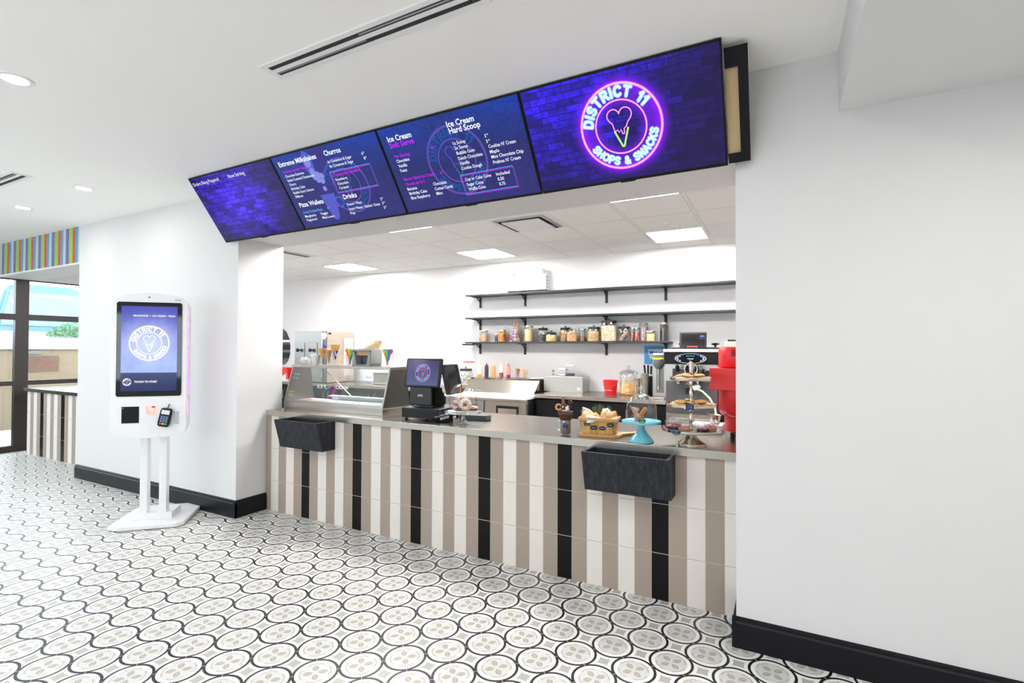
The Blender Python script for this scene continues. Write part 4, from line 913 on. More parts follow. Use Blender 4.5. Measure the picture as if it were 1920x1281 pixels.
for x0, x1, y0, y1 in ((-.127, .127, -.079, -.070), (-.127, .127, .070, .079), (-.127, -.118, -.070, .070), (.118, .127, -.070, .070)): box(b, x0, x1, y0, y1, H-.014, H+.006, .0015)
obj('rim_band', b, mat('rim_wood', (196, 154, 98), .5, vary=.08), bk)
b = B(); box(b, -w0, w0, -d0, d0, 0, .004); obj('basket_floor', b, SW, bk)
BR = mat('baked_flatbread', (232, 200, 150), .8, vary=.22, vscale=45, bump=.5); BRT = mat('toasted_flatbread', (214, 168, 104), .8, vary=.28, vscale=60, bump=.5)
MB = Matrix.Translation((-1.06, 3.235, CT+.0185)) @ Matrix.Rotation(math.radians(7), 4, 'Z')
for i, (x, lb, z, m_, s_, rz) in enumerate(((-.081, 'leftmost, wrapped in a tall paper', .088, BR, (.030, .030, .052), .1), (-.022, 'second from left, lowest', .084, BRT, (.030, .032, .046), .2), (.032, 'third from left, filling showing', .096, BR, (.029, .03, .056), -.2), (.086, 'rightmost, speckled', .094, BRT, (.029, .030, .058), .1))):
    b = B(); bmesh.ops.create_icosphere(b, subdivisions=3, radius=1)
    for v_ in b.verts:
        n_ = 1+.10*math.sin(5*v_.co.x+i)*math.cos(4*v_.co.z+i*2)+.05*math.sin(11*v_.co.y+i)
        v_.co = Vector((v_.co.x*s_[0]*n_, v_.co.y*s_[1]*n_, v_.co.z*s_[2]*n_))
    o = obj('pizza_wallet', b, m_, smooth=60); o.location = MB @ Vector((x, -.012, z)); o.rotation_euler = (.15, .15*(i-1.5), rz); tag(o, 'folded golden pizza wallet in the basket, '+lb, 'pizza wallet', 'pizza wallets in the basket')
def paper(name, pts, loc, label):
    b = B(); vs = [b.verts.new(p) for p in pts]
    for i in range(1, len(vs)-1): b.faces.new((vs[0], vs[i], vs[i+1]))
    bmesh.ops.subdivide_edges(b, edges=b.edges, cuts=2, use_grid_fill=False)
    for v_ in b.verts: v_.co.y += .004*math.sin(v_.co.x*180+v_.co.z*120)
    o = obj(name, b, PW, smooth=60); o.modifiers.new('thick', 'SOLIDIFY').thickness = .0015; o.matrix_world = MB @ Matrix.Translation(loc); tag(o, label, 'paper')
paper('wrapping_paper', [(-.05, 0, -.03), (.055, -.01, -.02), (.04, -.005, .02), (.0, .0, .05), (-.045, .0, .062)], (-.075, .018, .10), 'tall white wrapping paper behind the leftmost pizza wallet')
paper('wrapping_paper', [(-.055, 0, .03), (-.05, -.012, -.02), (-.01, -.014, -.012), (.06, 0, .012), (.0, .004, .03)], (-.018, -.072, .088), 'white wrapping paper drooping over the basket front')
paper('wrapping_paper', [(-.02, 0, -.03), (.03, 0, -.03), (.028, .0, .03), (.005, .0, .052), (-.03, .0, .045)], (.045, .014, .11), 'white wrapping paper around the third pizza wallet')
paper('wrapping_paper', [(-.03, 0, -.01), (.03, 0, -.02), (.034, 0, .02), (.01, 0, .012)], (.09, -.058, .10), 'white wrapping paper corner at the right basket end')
TH_ = mat('dried_thyme', (104, 108, 72), .8, vary=.3, vscale=60)
for k_, (x, n_, sp, hh, lb) in enumerate(((-.012, 80, .055, .14, 'large clump of'), (.052, 30, .03, .125, 'smaller clump of'), (.10, 10, .012, .07, 'tiny clump of'), (-.125, 10, .018, .08, 'thin sprig of'))):
    b = B(); rnd = random.Random(k_)
    for i in range(n_):
        a = rnd.uniform(-1, 1); p0 = Vector((x+a*sp*.3, .03, .085)); p1 = Vector((x+a*sp, .035+rnd.uniform(-.012, .02), .10+hh*.62*math.sqrt(max(.15, 1-a*a*.8))*rnd.uniform(.75, 1)))
        tube(b, [p0, (p0+p1)/2+Vector((0, 0, .006)), p1], .0006, 3, caps=False)
        for j in range(9):
            q = p0.lerp(p1, .35+.65*j/8)+Vector((rnd.uniform(-.005, .005), rnd.uniform(-.004, .004), rnd.uniform(-.003, .003))); s = .0028
            r1 = Vector((rnd.uniform(-1, 1), rnd.uniform(-1, 1), rnd.uniform(-1, 1)))*s; r2 = Vector((rnd.uniform(-1, 1), rnd.uniform(-1, 1), rnd.uniform(-1, 1)))*s
            b.faces.new([b.verts.new(q+v_) for v_ in (r1, r2, -r1)])
    o = obj('dried_herb_sprig', b, TH_); o.matrix_world = MB; tag(o, lb+' grey green dried herbs behind the pizza wallets', 'herbs')
def on_front(x, z): return MB @ Vector((x, -(d0+(d1-d0)*z/H)-.0015, z))
lean = math.radians(90)-math.atan2(d1-d0, H)
for x, z, ws, lb, sh in ((-.072, .062, ['Philly', 'Cheese'], 'leftmost', 'fancy'), (-.026, .040, ['Pepperoni'], 'second from left', 'rect'), (.030, .038, ['Margherita'], 'third from left', 'fancy'), (.082, .062, ['Veggie'], 'rightmost', 'fancy')):
    p = on_front(x, z); e = (Matrix.Rotation(math.radians(7), 4, 'Z') @ Matrix.Rotation(PI/2+math.atan2(d1-d0, H), 4, 'X')).to_euler()
    chalk_tag('small black chalk tag on the basket front, %s of four' % lb, p, e, .040, .026, ws, (150, 190, 235), sh, 'paleblue')

# ================================================================ THREE TIER STAND
TX, TY = -.471, 3.15
ts = thing('tiered_stand', 'silver three-tier stand with cookies and dessert cups by the right wall', 'tiered stand', (TX, TY, CT))
b = B(); lathe(b, [(0, 0), (.083, 0), (.085, .004), (.084, .018), (.078, .022), (.060, .030), (.040, .046), (.028, .066), (.024, .085), (0, .087)], 44); obj('stand_foot', b, SILVER, ts, smooth=50)
PL = ((.170, .088, 'lower'), (.1435, .232, 'middle'), (.120, .388, 'top'))
for R_, z, n_ in PL:
    b = B(); lathe(b, [(0, z), (R_-.006, z), (R_, z+.004), (R_+.002, z+.017), (R_-.001, z+.018), (R_-.004, z+.005), (0, z+.004)], 64); obj(n_+'_tray', b, SILVER, ts, smooth=45)
b = B()
for z0, z1 in ((.092, .232), (.236, .388)):
    H_ = z1-z0; lathe(b, [(.012, z0), (.012, z0+.01), (.006, z0+.02), (.0085, z0+H_*.35), (.012, z0+H_*.5), (.007, z0+H_*.62), (.006, z0+H_*.75), (.012, z0+H_*.8), (.007, z0+H_*.86), (.013, z0+H_*.95), (.009, z1)], 20)
obj('stem', b, SILVER, ts, smooth=60)
b = B(); lathe(b, [(.011, .392), (.012, .40), (.007, .41), (.012, .42), (.010, .44), (.0125, .46), (.010, .475), (.0125, .49), (.008, .497), (0, .499)], 20); obj('finial', b, SILVER, ts, smooth=60)
b = B(); torus(b, (0, 0, .452), .036, .0035, 32, 8, Matrix.Rotation(PI/2, 3, 'X')); obj('carry_ring', b, SILVER, ts, smooth=60)
t = NT('chocolate_chip_cookie'); vec, X, Y, Z = t.obj(); n1 = t.noise(vec, 30, 3); vd = t.voro(vec, 75, 'Distance')
c = t.ramp(n1, [(.3, srgb((196, 142, 82))), (.6, srgb((226, 180, 118)))]); c = t.mix(t.M('LESS_THAN', vd, t.M('MULTIPLY', t.noise(vec, 55, 2), .36)), c, srgb((66, 40, 30))); t.set(c, .8); t.bump(n1, .4, .004); COOK = t.m
def cookie(x, y, z, r, rot, label, grp):
    b = B(); lathe(b, [(0, 0), (r*.85, .0005), (r, .005), (r*.94, .010), (r*.5, .013), (0, .014)], 20, wob=lambda a, zz: .05*math.sin(3*a+x*90)+.03*math.sin(7*a+y*50)); o = obj('chocolate_chip_cookie', b, COOK, smooth=60)
    o.location = (x, y, z); o.rotation_euler = rot; tag(o, label, 'cookie', grp)
for lv, (R_, z, cnt) in enumerate(((.12, .392, 8), (.1435, .236, 9))):
    nm = ('top', 'middle')[lv]; rnd = random.Random(lv+4)
    for i in range(cnt):
        a = i/cnt*2*PI+.3; rr = R_*.62
        cookie(TX+rr*math.cos(a), TY+rr*math.sin(a), CT+z+.0015+.0025*(i % 2), .034, (.06*math.sin(a), -.06*math.cos(a), a), 'chocolate chip cookie lying flat on the %s tray of the silver stand' % nm, 'flat cookies on the %s tray' % nm)
    for i in range(cnt-3):
        a = i/(cnt-3)*2*PI+.75; rr = R_*.47
        cookie(TX+rr*math.cos(a), TY+rr*math.sin(a), CT+z+.017+.003*(i % 2), .033, (.18*math.sin(a), -.18*math.cos(a), a), 'chocolate chip cookie resting on others on the %s tray' % nm, 'upper cookies on the %s tray' % nm)
PK = speckle('pink_topping', (240, 90, 150), [(244, 80, 150), (250, 150, 190), (235, 60, 130), (250, 200, 215)], 140, .6, .8)
for i, (a, kind, lb) in enumerate(((3.75, 'dark', 'front left'), (4.55, 'tan', 'front centre, behind the blue-written tag'), (5.45, 'dark', 'front right'), (2.6, 'dark', 'rear left'), (.45, 'tan', 'rear right'), (6.1, 'tan', 'right end'))):
    rr = .115; x, y = TX+rr*math.cos(a), TY+rr*math.sin(a); z = CT+.0925
    t_ = thing('dessert_cup', 'clear plastic cup of layered dessert on the lowest tray, '+lb, 'dessert cup', (x, y, z), 0, 'dessert cups on the lowest tray')
    b = B(); lathe(b, [(0, .001), (.031, .001), (.043, .052), (.045, .053), (.045, .056), (.042, .055), (.0295, .004), (0, .004)], 28); obj('cup_wall', b, ACRYL, t_, smooth=50)
    b = B(); lathe(b, [(0, .0045), (.0285, .0045), (.0335, .020), (.030, .025), (.018, .022), (0, .027)], 20, wob=lambda q, zz: .05*math.sin(5*q+i)); o = obj('dessert_filling', b, CRM if kind == 'dark' else mat('caramel_crumble', (206, 150, 92), .85, vary=.25, vscale=200, bump=.8), smooth=1); o.location = (x, y, z); tag(o, '%s crumbly dessert in the clear cup, %s' % ('dark' if kind == 'dark' else 'caramel', lb), 'dessert', kind='stuff')
    b = B(); 
    for j in range(7): q = j*.9; ball(b, (.019*math.cos(q), .019*math.sin(q), .026+.003*(j % 2)), .0055, seg=8, rings=5)
    o = obj('pink_topping', b, PK, smooth=60); o.location = (x, y, z); tag(o, 'pink candy topping on the dessert in the cup, '+lb, 'topping', kind='stuff')
chalk_tag('black oval tag with blue writing on the lowest tray edge of the silver stand', (TX-.055, TY-.168, CT+.098), (math.radians(86), 0, -.25), .046, .032, ['Happy', 'Cups'], (90, 150, 235), 'oval', 'skyblue')
chalk_tag('black square tag with blue writing on the middle tray of the silver stand', (TX+.016, TY-.147, CT+.243), (math.radians(90), 0, .05), .044, .030, ['Chocolate', 'Cookies', '$1.99'], (50, 100, 225), 'rect', 'deepblue')

# ================================================================ RED MIXER AT THE RIGHT EDGE
RED = mat('gloss_red_enamel', (206, 22, 30), .28, vary=.03)
rx, ry = -.225, 3.60
rm = thing('spiral_mixer', 'large red enamelled food machine half hidden by the right wall', 'machine', (rx, ry, CT))
b = B(); lathe(b, [(0, .455), (.135, .455), (.139, .46), (.139, .58), (.134, .588), (0, .588)], 48); obj('motor_housing', b, RED, rm, smooth=40)
b = B(); box(b, -.178, .19, -.15, .17, .31, .452, .004); obj('gear_box', b, RED, rm)
b = B(); lathe(b, [(0, .145), (.12, .145), (.136, .165), (.139, .18), (.139, .31), (0, .31)], 48); obj('drum', b, RED, rm, smooth=40)
b = B(); lathe(b, [(0, .035), (.09, .035), (.102, .045), (.104, .145), (0, .145)], 48); obj('pedestal', b, RED, rm, smooth=40)
b = B()
for a in (.8, 2.4, 3.9, 5.4): lathe(b, [(0, 0), (.016, 0), (.012, .012), (.014, .036), (0, .036)], 14, (.072*math.cos(a), .072*math.sin(a), 0))
obj('rubber_foot', b, BLACK, rm)
b = B()
for i in range(4): box(b, -.05, -.025, -.1385, -.132, .53+i*.011, .535+i*.011)
obj('vent_slot', b, MATTEB, rm)
b = B(); lathe(b, [(0, 0), (.016, 0), (.014, .02), (0, .022)], 8); obj('knob', b, mat('dark_green_knob', (20, 60, 50), .4), rm, loc=(-.015, -.139, .215), rot=(PI/2, 0, 0))
st = thing('steel_cup', 'small steel cup with a spoon on the white box beside the red machine', 'cup', (-.405, 3.765, CT+.0555))
b = B(); lathe(b, [(0, 0), (.03, 0), (.038, .055), (.044, .057), (.044, .061), (.036, .058), (.028, .003), (0, .003)], 28); obj('cup_wall', b, STEEL, st, smooth=50)
b = B(); tube(b, [(0, 0, 0), (-.05, 0, .06)], .002, 8); ball(b, (.002, 0, 0), .01, sz=.5); o = obj('steel_spoon', b, CHROME, smooth=60); o.location = (-.405, 3.765, CT+.07); tag(o, 'steel spoon standing in the small steel cup', 'spoon')
b = B(); box(b, -.10, .10, -.08, .09, 0, .055, .003); o = obj('white_box', b, mat('white_cutting_board', (240, 240, 238), .5)); o.location = (-.45, 3.765, CT); tag(o, 'low white box on the counter behind the tiered stand', 'box')

# ================================================================ BACK WALL SHELVES
SHM = mat('black_laminate_shelf', (42, 43, 48), .45)
BRK = mat('black_steel_bracket', (20, 20, 22), .4)
def shelf(x0, x1, z, bx, label):
    s = thing('wall_shelf', label, 'shelf', (x0, 6.41, z), 0, 'long black shelves on the back wall')
    b = B(); box(b, 0, x1-x0, -.25, -.0005, -.02, 0); obj('shelf_board', b, SHM, s)
    for x in bx:
        b = B(); box(b, x-x0-.016, x-x0+.016, -.012, -.0005, -.175, -.0205); box(b, x-x0-.016, x-x0+.016, -.205, -.012, -.032, -.0205)
        prism(b, [(-.012, -.10), (-.012, -.075), (-.10, -.032), (-.125, -.032)], x-x0-.004, x-x0+.004, 'x'); obj('shelf_bracket', b, BRK, s)
BX = [-3.936, -3.192, -2.007, -1.252, -.1]
shelf(-4.045, .6, 2.262, BX, 'uppermost empty black wall shelf under the white emergency light box')
shelf(-4.045, .6, 1.932, BX, 'middle empty black wall shelf')
shelf(-4.045, -1.165, 1.58, BX[:4], 'lowest black wall shelf lined with candy jars')
# emergency light
el = thing('emergency_light', 'white emergency light box with two small lamp heads above the top shelf', 'emergency light', (-3.16, 6.41, 2.30))
b = B(); box(b, -.32, .33, -.11, -.0005, 0, .20, .004); obj('light_box', b, mat('emergency_box_white', (244, 244, 244), .4), el)
b = B()
for i in range(4): box(b, .3302, .332, -.09, -.03, .03+i*.045, .042+i*.045)
obj('vent_slot', b, GREYP, el)
for x in (-.22, .27):
    b = B(); lathe(b, [(0, 0), (.018, 0), (.018, .03), (0, .03)], 16, (x, -.06, .2)); ball(b, (x, -.07, .255), .045, sz=.9); h_ = obj('lamp_head', b, WHITEP, el, smooth=50)
    b = B(); lathe(b, [(0, 0), (.032, 0), (.03, .006), (0, .008)], 20); obj('lamp_lens', b, mat('lamp_lens_grey', (160, 162, 166), .2), h_, loc=(x+.01, -.108, .25), rot=(PI/2+.1, 0, .25))

# ---- jars: (x centre, radius, height, kind of lid, contents material, fill, label)
MAT_ = {
 'orange': speckle('orange_wrapped_candy', (250, 120, 20), [(255, 110, 10), (255, 140, 20), (240, 190, 30), (255, 110, 10), (250, 120, 20), (110, 60, 40)], 34),
 'orangew': speckle('orange_white_candy', (240, 120, 60), [(250, 110, 40), (245, 240, 235), (250, 110, 40), (240, 200, 180)], 30),
 'tan': mat('peach_powder', (214, 160, 120), .9, vary=.06, vscale=150), 'cream': mat('cream_crumbs', (232, 208, 150), .9, vary=.08, vscale=250, bump=.4),
 'dark': speckle('dark_cookie_crumbs', (50, 46, 48), [(44, 40, 44), (60, 56, 60), (30, 28, 32)], 60), 'red': speckle('red_wrapped_bars', (200, 30, 36), [(210, 20, 30), (240, 235, 230), (200, 30, 36), (90, 20, 24)], 40),
 'gold': mat('golden_crumbs', (214, 160, 90), .9, vary=.3, vscale=90, bump=.8), 'nuts': speckle('chopped_nuts', (196, 150, 100), [(206, 160, 108), (176, 124, 76), (222, 184, 138), (146, 98, 60)], 70, .7, 1),
 'cookie': COOK, 'stack': speckle('stacked_biscuits', (222, 178, 116), [(228, 186, 122), (216, 170, 104), (206, 160, 96), (232, 196, 136)], 32, .8, 1, 1, (1, 1, 2.2)),
 'marsh': speckle('cereal_marshmallows', (240, 222, 180), [(246, 232, 200), (244, 222, 176), (242, 214, 160), (240, 160, 130), (246, 228, 190), (150, 200, 214), (246, 232, 200), (250, 236, 210), (240, 222, 184), (250, 200, 120)], 95),
 'rain': speckle('rainbow_sprinkles', (200, 170, 190), [(226, 120, 140), (240, 200, 220), (120, 130, 200), (240, 230, 230), (240, 160, 120), (160, 200, 160)], 90),
 'yel': speckle('yellow_mini_marshmallows', (244, 222, 150), [(248, 228, 150), (244, 214, 130), (250, 238, 190)], 70), 'choc': speckle('chocolate_sprinkles', (66, 46, 44), [(60, 40, 38), (84, 60, 54), (44, 30, 30)], 110),
 'worm': speckle('orange_green_gummies', (220, 90, 60), [(236, 90, 60), (60, 70, 60), (240, 110, 80), (90, 150, 80), (50, 50, 52)], 46, .4, .6, 1, (1, 1, .45)),
 'cinn': mat('cinnamon_sugar', (190, 136, 104), .9, vary=.15, vscale=150), 'waf': mat('wafer_squares', (226, 186, 120), .8, vary=.1, vscale=40)}
LIDB = mat('black_jar_lid', (38, 38, 40), .5); LIDS = STEELV
def jar(x, r, h, lid, con, fill, label, clab, y=6.28, z=1.58, cat='jar'):
    j = thing('storage_jar', label, cat, (x, y, z), 0, None)
    lh = .022 if lid == 's' else .03
    hb = h-lh if lid == 's' else h-lh-.022
    rn = r*.98 if lid == 's' else r*.86
    b = B(); lathe(b, [(0, .001), (r*.94, .001), (r, .008), (r, hb*.86), (rn, hb), (rn-.002, hb), (r-.003, hb*.85), (r-.003, .01), (0, .006)], 32); obj('glass_jar', b, glassy('jar_glass_clear', (.96, .97, .97), .06, .6, .02), j, smooth=50)
    b = B()
    if lid == 's': lathe(b, [(0, hb), (r*1.02, hb), (r*1.02, h-.003), (r*.98, h), (0, h)], 32)
    elif lid == 'b': lathe(b, [(rn, hb), (rn*1.03, hb+.002), (rn*1.03, hb+lh-.004), (rn*.95, hb+lh), (.007, hb+lh+.001), (.006, h-.008), (.018, h-.006), (.018, h), (0, h)], 32)
    else: lathe(b, [(rn, hb), (rn*1.04, hb+.004), (rn*.6, hb+.016), (.01, hb+.02), (.008, hb+.026), (.018, h-.01), (.015, h), (0, h)], 28)
    obj('jar_lid', b, {'s': LIDS, 'b': LIDB, 'g': TG}[lid], j, smooth=45)
    f = hb*fill
    b = B(); lathe(b, [(0, .007), (r-.005, .007), (r-.0045, f-.004), (r*.7, f), (0, f+.003)], 24, wob=lambda a, zz: .03*math.sin(3*a+x*40)*(zz > f*.8)); o = obj(clab[0], b, MAT_[con], smooth=40); o.location = (x, y, z); tag(o, clab[1], clab[2], kind='stuff')
    return j
jar(-3.884, .030, .165, 's', 'orangew', .8, 'narrow jar with orange and white candy, leftmost on the lowest shelf', ('wrapped_candy', 'orange and white candy filling the leftmost narrow jar', 'candy'), 6.34)
jar(-3.798, .056, .170, 's', 'tan', .76, 'steel-lidded jar of peach-coloured powder at the left shelf end', ('peach_powder', 'peach-coloured powder in the steel-lidded jar at the left shelf end', 'powder'))
jar(-3.60, .036, .118, 's', 'dark', .9, 'short jar of dark crumbs left of the orange candy jar', ('dark_crumbs', 'dark crumbs in the short jar left of the orange candy jar', 'crumbs'), 6.32)
jar(-3.505, .060, .170, 's', 'orange', .95, 'steel-lidded jar full of bright orange candy', ('wrapped_candy', 'bright orange candy packets filling a steel-lidded jar', 'candy'))
jar(-3.372, .036, .120, 's', 'red', .9, 'short jar of red wrapped bars left of the tall lollipop container', ('wrapped_bars', 'red and white wrapped bars in a short jar', 'candy'), 6.33)
jar(-3.157, .038, .118, 's', 'gold', .85, 'short jar of golden crumbs half behind the tall cream jar', ('golden_crumbs', 'golden crumbs in the short jar behind the tall cream one', 'crumbs'), 6.35)
jar(-3.068, .060, .222, 's', 'cream', .88, 'tall steel-lidded jar of fine cream crumbs', ('cream_crumbs', 'fine cream crumbs in the tall steel-lidded jar', 'crumbs'), 6.27)
jar(-2.869, .075, .212, 'b', 'dark', .62, 'black-lidded jar half full of black sandwich cookies', ('black_cookies', 'black cookie pieces in the black-lidded jar', 'cookies'), 6.30)
jar(-2.722, .076, .150, 'b', 'waf', .93, 'low wide black-lidded jar of pale wafer biscuits', ('wafer_biscuits', 'pale wafer biscuits in the low wide jar', 'biscuits'), 6.25)
jar(-2.55, .077, .212, 'b', 'nuts', .94, 'black-lidded jar of chopped brown nuts', ('chopped_nuts', 'chopped brown nuts in the black-lidded jar', 'nuts'), 6.325)
jar(-2.42, .070, .208, 'g', 'cookie', .8, 'round glass-lidded jar of small chocolate chip cookies', ('small_cookies', 'small chocolate chip cookies in the glass-lidded jar', 'cookies'), 6.235)
jar(-2.312, .050, .172, 's', 'cinn', .48, 'steel-lidded jar half full of cinnamon sugar', ('cinnamon_sugar', 'cinnamon sugar in the half full jar', 'sugar'), 6.325)
jar(-2.136, .086, .212, 'b', 'stack', .84, 'black-lidded jar of stacked square biscuits', ('stacked_biscuits', 'stacked square biscuits in the black-lidded jar', 'biscuits'))
jar(-1.934, .106, .290, 'b', 'marsh', .86, 'largest jar on the shelf, black lid, full of colourful cereal', ('colourful_cereal', 'pale cereal with coloured pieces in the largest jar', 'cereal'), 6.27)
j_ = jar(-1.742, .083, .212, 'b', 'dark', .06, 'black-lidded jar with striped wafer straws leaning inside', ('dark_crumbs', 'thin layer of dark crumbs under the striped straws', 'crumbs'))
for i in range(14):
    b = B(); tube(b, [(0, 0, 0), (0, 0, .14)], .0055, 8); o = obj('wafer_straw', b, stripe_mat('pink_striped_wafer', 0, 0, [(226, 170, 140), (236, 214, 190)], .004, None) if i % 2 else speckle('sprinkled_wafer', (224, 160, 130), [(226, 120, 100), (236, 210, 180), (120, 150, 110), (222, 150, 120)], 120))
    o.location = (-1.795+.007*(i % 5), 6.25+.012*(i//5), 1.593+.006*(i % 3)); o.rotation_euler = (0, .62+.02*(i % 4), 0); tag(o, 'pink striped wafer straw leaning in the black-lidded jar', 'wafer straw', 'striped wafer straws in the jar')
jar(-1.632, .030, .172, 's', 'worm', .75, 'slim steel-lidded jar of orange and green gummies, left of a matching pair', ('gummy_candy', 'orange and green gummies in the left slim jar', 'candy'))
jar(-1.573, .029, .172, 's', 'worm', .75, 'slim steel-lidded jar of orange and green gummies, right of a matching pair', ('gummy_candy', 'orange and green gummies in the right slim jar', 'candy'), 6.25)
jar(-1.503, .052, .225, 's', 'rain', .9, 'tall steel-lidded jar of pastel rainbow sprinkles', ('rainbow_sprinkles', 'pastel rainbow sprinkles in the tall jar', 'sprinkles'), 6.31)
jar(-1.40, .056, .127, 's', 'yel', .92, 'low steel-lidded jar of pale yellow mini marshmallows', ('mini_marshmallows', 'pale yellow mini marshmallows in the low jar', 'marshmallows'), 6.23)
jar(-1.248, .052, .227, 's', 'choc', .96, 'tall steel-lidded jar of dark chocolate sprinkles, rightmost on the shelf', ('chocolate_sprinkles', 'dark chocolate sprinkles in the rightmost jar', 'sprinkles'))
# tall container of rainbow lollipop sticks
lp = thing('lollipop_container', 'tall open clear container of striped candy sticks on the lowest shelf', 'container', (-3.28, 6.28, 1.58))
b = B(); lathe(b, [(0, .001), (.056, .001), (.059, .17), (.057, .17), (.054, .004), (0, .004)], 28); obj('container_wall', b, ACRYL, lp, smooth=50)
SM = [speckle('striped_stick_%d' % i, c, [c, (240, 236, 240), c2, c], 60, .4, .2) for i, (c, c2) in enumerate((((120, 90, 210), (90, 160, 230)), ((230, 110, 170), (250, 200, 220)), ((90, 140, 230), (240, 130, 60)), ((220, 190, 140), (240, 210, 170)), ((236, 120, 50), (60, 60, 60))))]
for i in range(22):
    a = i*2.4; r_ = .010*math.sqrt(i); x, y = r_*math.cos(a), r_*math.sin(a); up = .29-.03*((i*7) % 4)
    b = B(); tube(b, [(0, 0, 0), (0, 0, .165)], .0075, 8); tube(b, [(0, 0, .165), (0, 0, up)], .0042 if i % 3 else .006, 8)
    o = obj('candy_stick', b, [SM[i % 4], mat('pale_wooden_stick', (226, 196, 146), .7), SM[4]][0] if i % 3 else SM[4]); o.data.materials.append(mat('pale_wooden_stick', (226, 196, 146), .7))
    if i % 5:
        for p in o.data.polygons:
            if p.center.z > .166: p.material_index = 1
    o.location = (-3.28+x, 6.28+y, 1.585); o.rotation_euler = (.0, .0, a); tag(o, 'multicoloured candy stick standing in the tall clear container', 'candy stick', 'candy sticks in the tall container')

# ================================================================ BACK COUNTERS AND PREP TABLE
ZB = .93
CAB = mat('black_cabinet_front', (18, 18, 21), .5, spec=.15)
def back_counter(x0, x1, label, doors):
    t_ = thing('back_counter', label, 'counter', (x0, 5.58, 0)); L = x1-x0
    b = B(); box(b, 0, L, 0, .825, ZB-.04, ZB, .002); obj('steel_worktop', b, STEEL, t_)
    b = B(); box(b, .01, L-.01, .05, .825, .1, ZB-.041); box(b, .01, L-.01, .1, .8, 0, .1); obj('cabinet_body', b, CAB, t_)
    w = (L-.02)/doors
    for i in range(doors):
        b = B(); box(b, .012+i*w, .008+(i+1)*w, .03, .049, .11, ZB-.06, .002); d = obj('cabinet_door', b, CAB, t_)
        hx = .012+(i+1)*w-.05 if i % 2 == 0 else .012+i*w+.05
        b = B(); tube(b, [(hx, .03, .66), (hx, .0, .67), (hx, .0, .80), (hx, .03, .81)], .005, 8); obj('door_handle', b, STEELV, d)
    return t_
back_counter(-2.655, -1.075, 'black-fronted back counter with steel top right of the prep table', 4)
back_counter(-8.6, -3.88, 'long black-fronted back counter behind the glass display case', 10)
pt = thing('prep_table', 'stainless steel refrigerated prep table with sloping lid and white board', 'prep table', (-3.27, 5.40, 0)); h = .595
b = B(); box(b, -h, h, .05, .95, .12, .845); obj('fridge_body', b, STEELV, pt)
b = B(); box(b, -h, h, .0, .42, .87, .90, .003); obj('cutting_board', b, mat('white_cutting_board', (240, 240, 238), .5), pt)
b = B(); box(b, -h, h, .03, 1.0, .845, .87); obj('table_rim', b, STEEL, pt)
b = B(); prism(b, [(.42, .871), (.62, 1.06), (.66, 1.078), (.98, 1.078), (.98, .871)], -h, h-.12, 'x'); obj('lid_hood', b, STEEL, pt)
b = B(); tube(b, [(-.42, .445, .90), (-.42, .425, .925), (-.29, .425, .925), (-.29, .445, .90)], .008, 8); obj('lid_handle', b, CHROME, pt)
for x0, x1 in ((-h+.01, -.01), (.01, h-.01)):
    b = B(); box(b, x0, x1, .02, .049, .14, .83, .003); d = obj('fridge_door', b, STEELV, pt)
    b = B(); xm = (x0+x1)/2+.03
    for q in ((xm-.15, xm+.15, .755, .785), (xm-.15, xm-.13, .45, .755), (xm+.13, xm+.15, .45, .755)): box(b, q[0], q[1], .008, .019, q[2], q[3])
    obj('handle_recess', b, BLACK, d); b = B(); box(b, xm-.13, xm+.13, .014, .0195, .45, .755); obj('handle_plate', b, STEEL, d)
b = B()
for x in (-.5, .5):
    for y in (.12, .85): lathe(b, [(0, 0), (.03, 0), (.03, .12), (0, .12)], 14, (x, y, 0))
obj('caster', b, BLACK, pt)
# squeeze bottles and cups on the prep table ledge
def bottle(x, body, sauce, fill, label, cap):
    t_ = thing('squeeze_bottle', label, 'bottle', (x, 6.17, 1.0785))
    r = .0275; f = .15*fill
    if fill > 0:
        b = B(); lathe(b, [(0, 0), (r, 0), (r, f), (0, f)], 20); obj('sauce', b, mat('sauce_'+sauce[0], sauce[1], .4), t_, smooth=40)
    if fill < .98:
        b = B(); lathe(b, [(0, f), (r, f), (r, .15), (r*.8, .165), (0, .165)], 20); obj('bottle_body', b, mat('bottle_'+body[0], body[1], .4), t_, smooth=40)
    b = B(); lathe(b, [(r*.8, .150 if fill > .98 else .165), (r*.82, .175), (.008, .182), (.003, .212), (0, .212)], 20); obj('nozzle_cap', b, mat('cap_'+cap[0], cap[1], .4), t_, smooth=40)
W_ = ('frosted', (234, 232, 228))
bottle(-3.81, W_, ('amber', (216, 150, 40)), .28, 'squeeze bottle with a little amber sauce, leftmost of five', W_)
bottle(-3.685, W_, ('dark_brown', (66, 46, 50)), 1.0, 'squeeze bottle full of dark chocolate sauce', ('brown', (70, 50, 52)))
bottle(-3.568, W_, ('caramel', (206, 150, 92)), 1.0, 'squeeze bottle full of caramel sauce', ('tan', (210, 160, 110)))
bottle(-3.445, ('cream', (236, 228, 206)), ('brown', (138, 84, 56)), .5, 'cream squeeze bottle half full of brown sauce', ('yellow', (240, 214, 130)))
bottle(-3.333, ('pink', (240, 130, 120)), ('berry', (132, 44, 78)), .3, 'pink-red squeeze bottle with dark berry sauce, rightmost of five', ('red', (226, 60, 60)))
spoon_cup('clear cup of bright plastic spoons on the prep table ledge', (-3.19, 6.17, 1.0785), 2, 9, .085, .036, .14, where='on the prep table ledge')
c_ = thing('stick_cup', 'clear cup of wooden stir sticks on the prep table ledge', 'cup', (-3.07, 6.17, 1.0785))
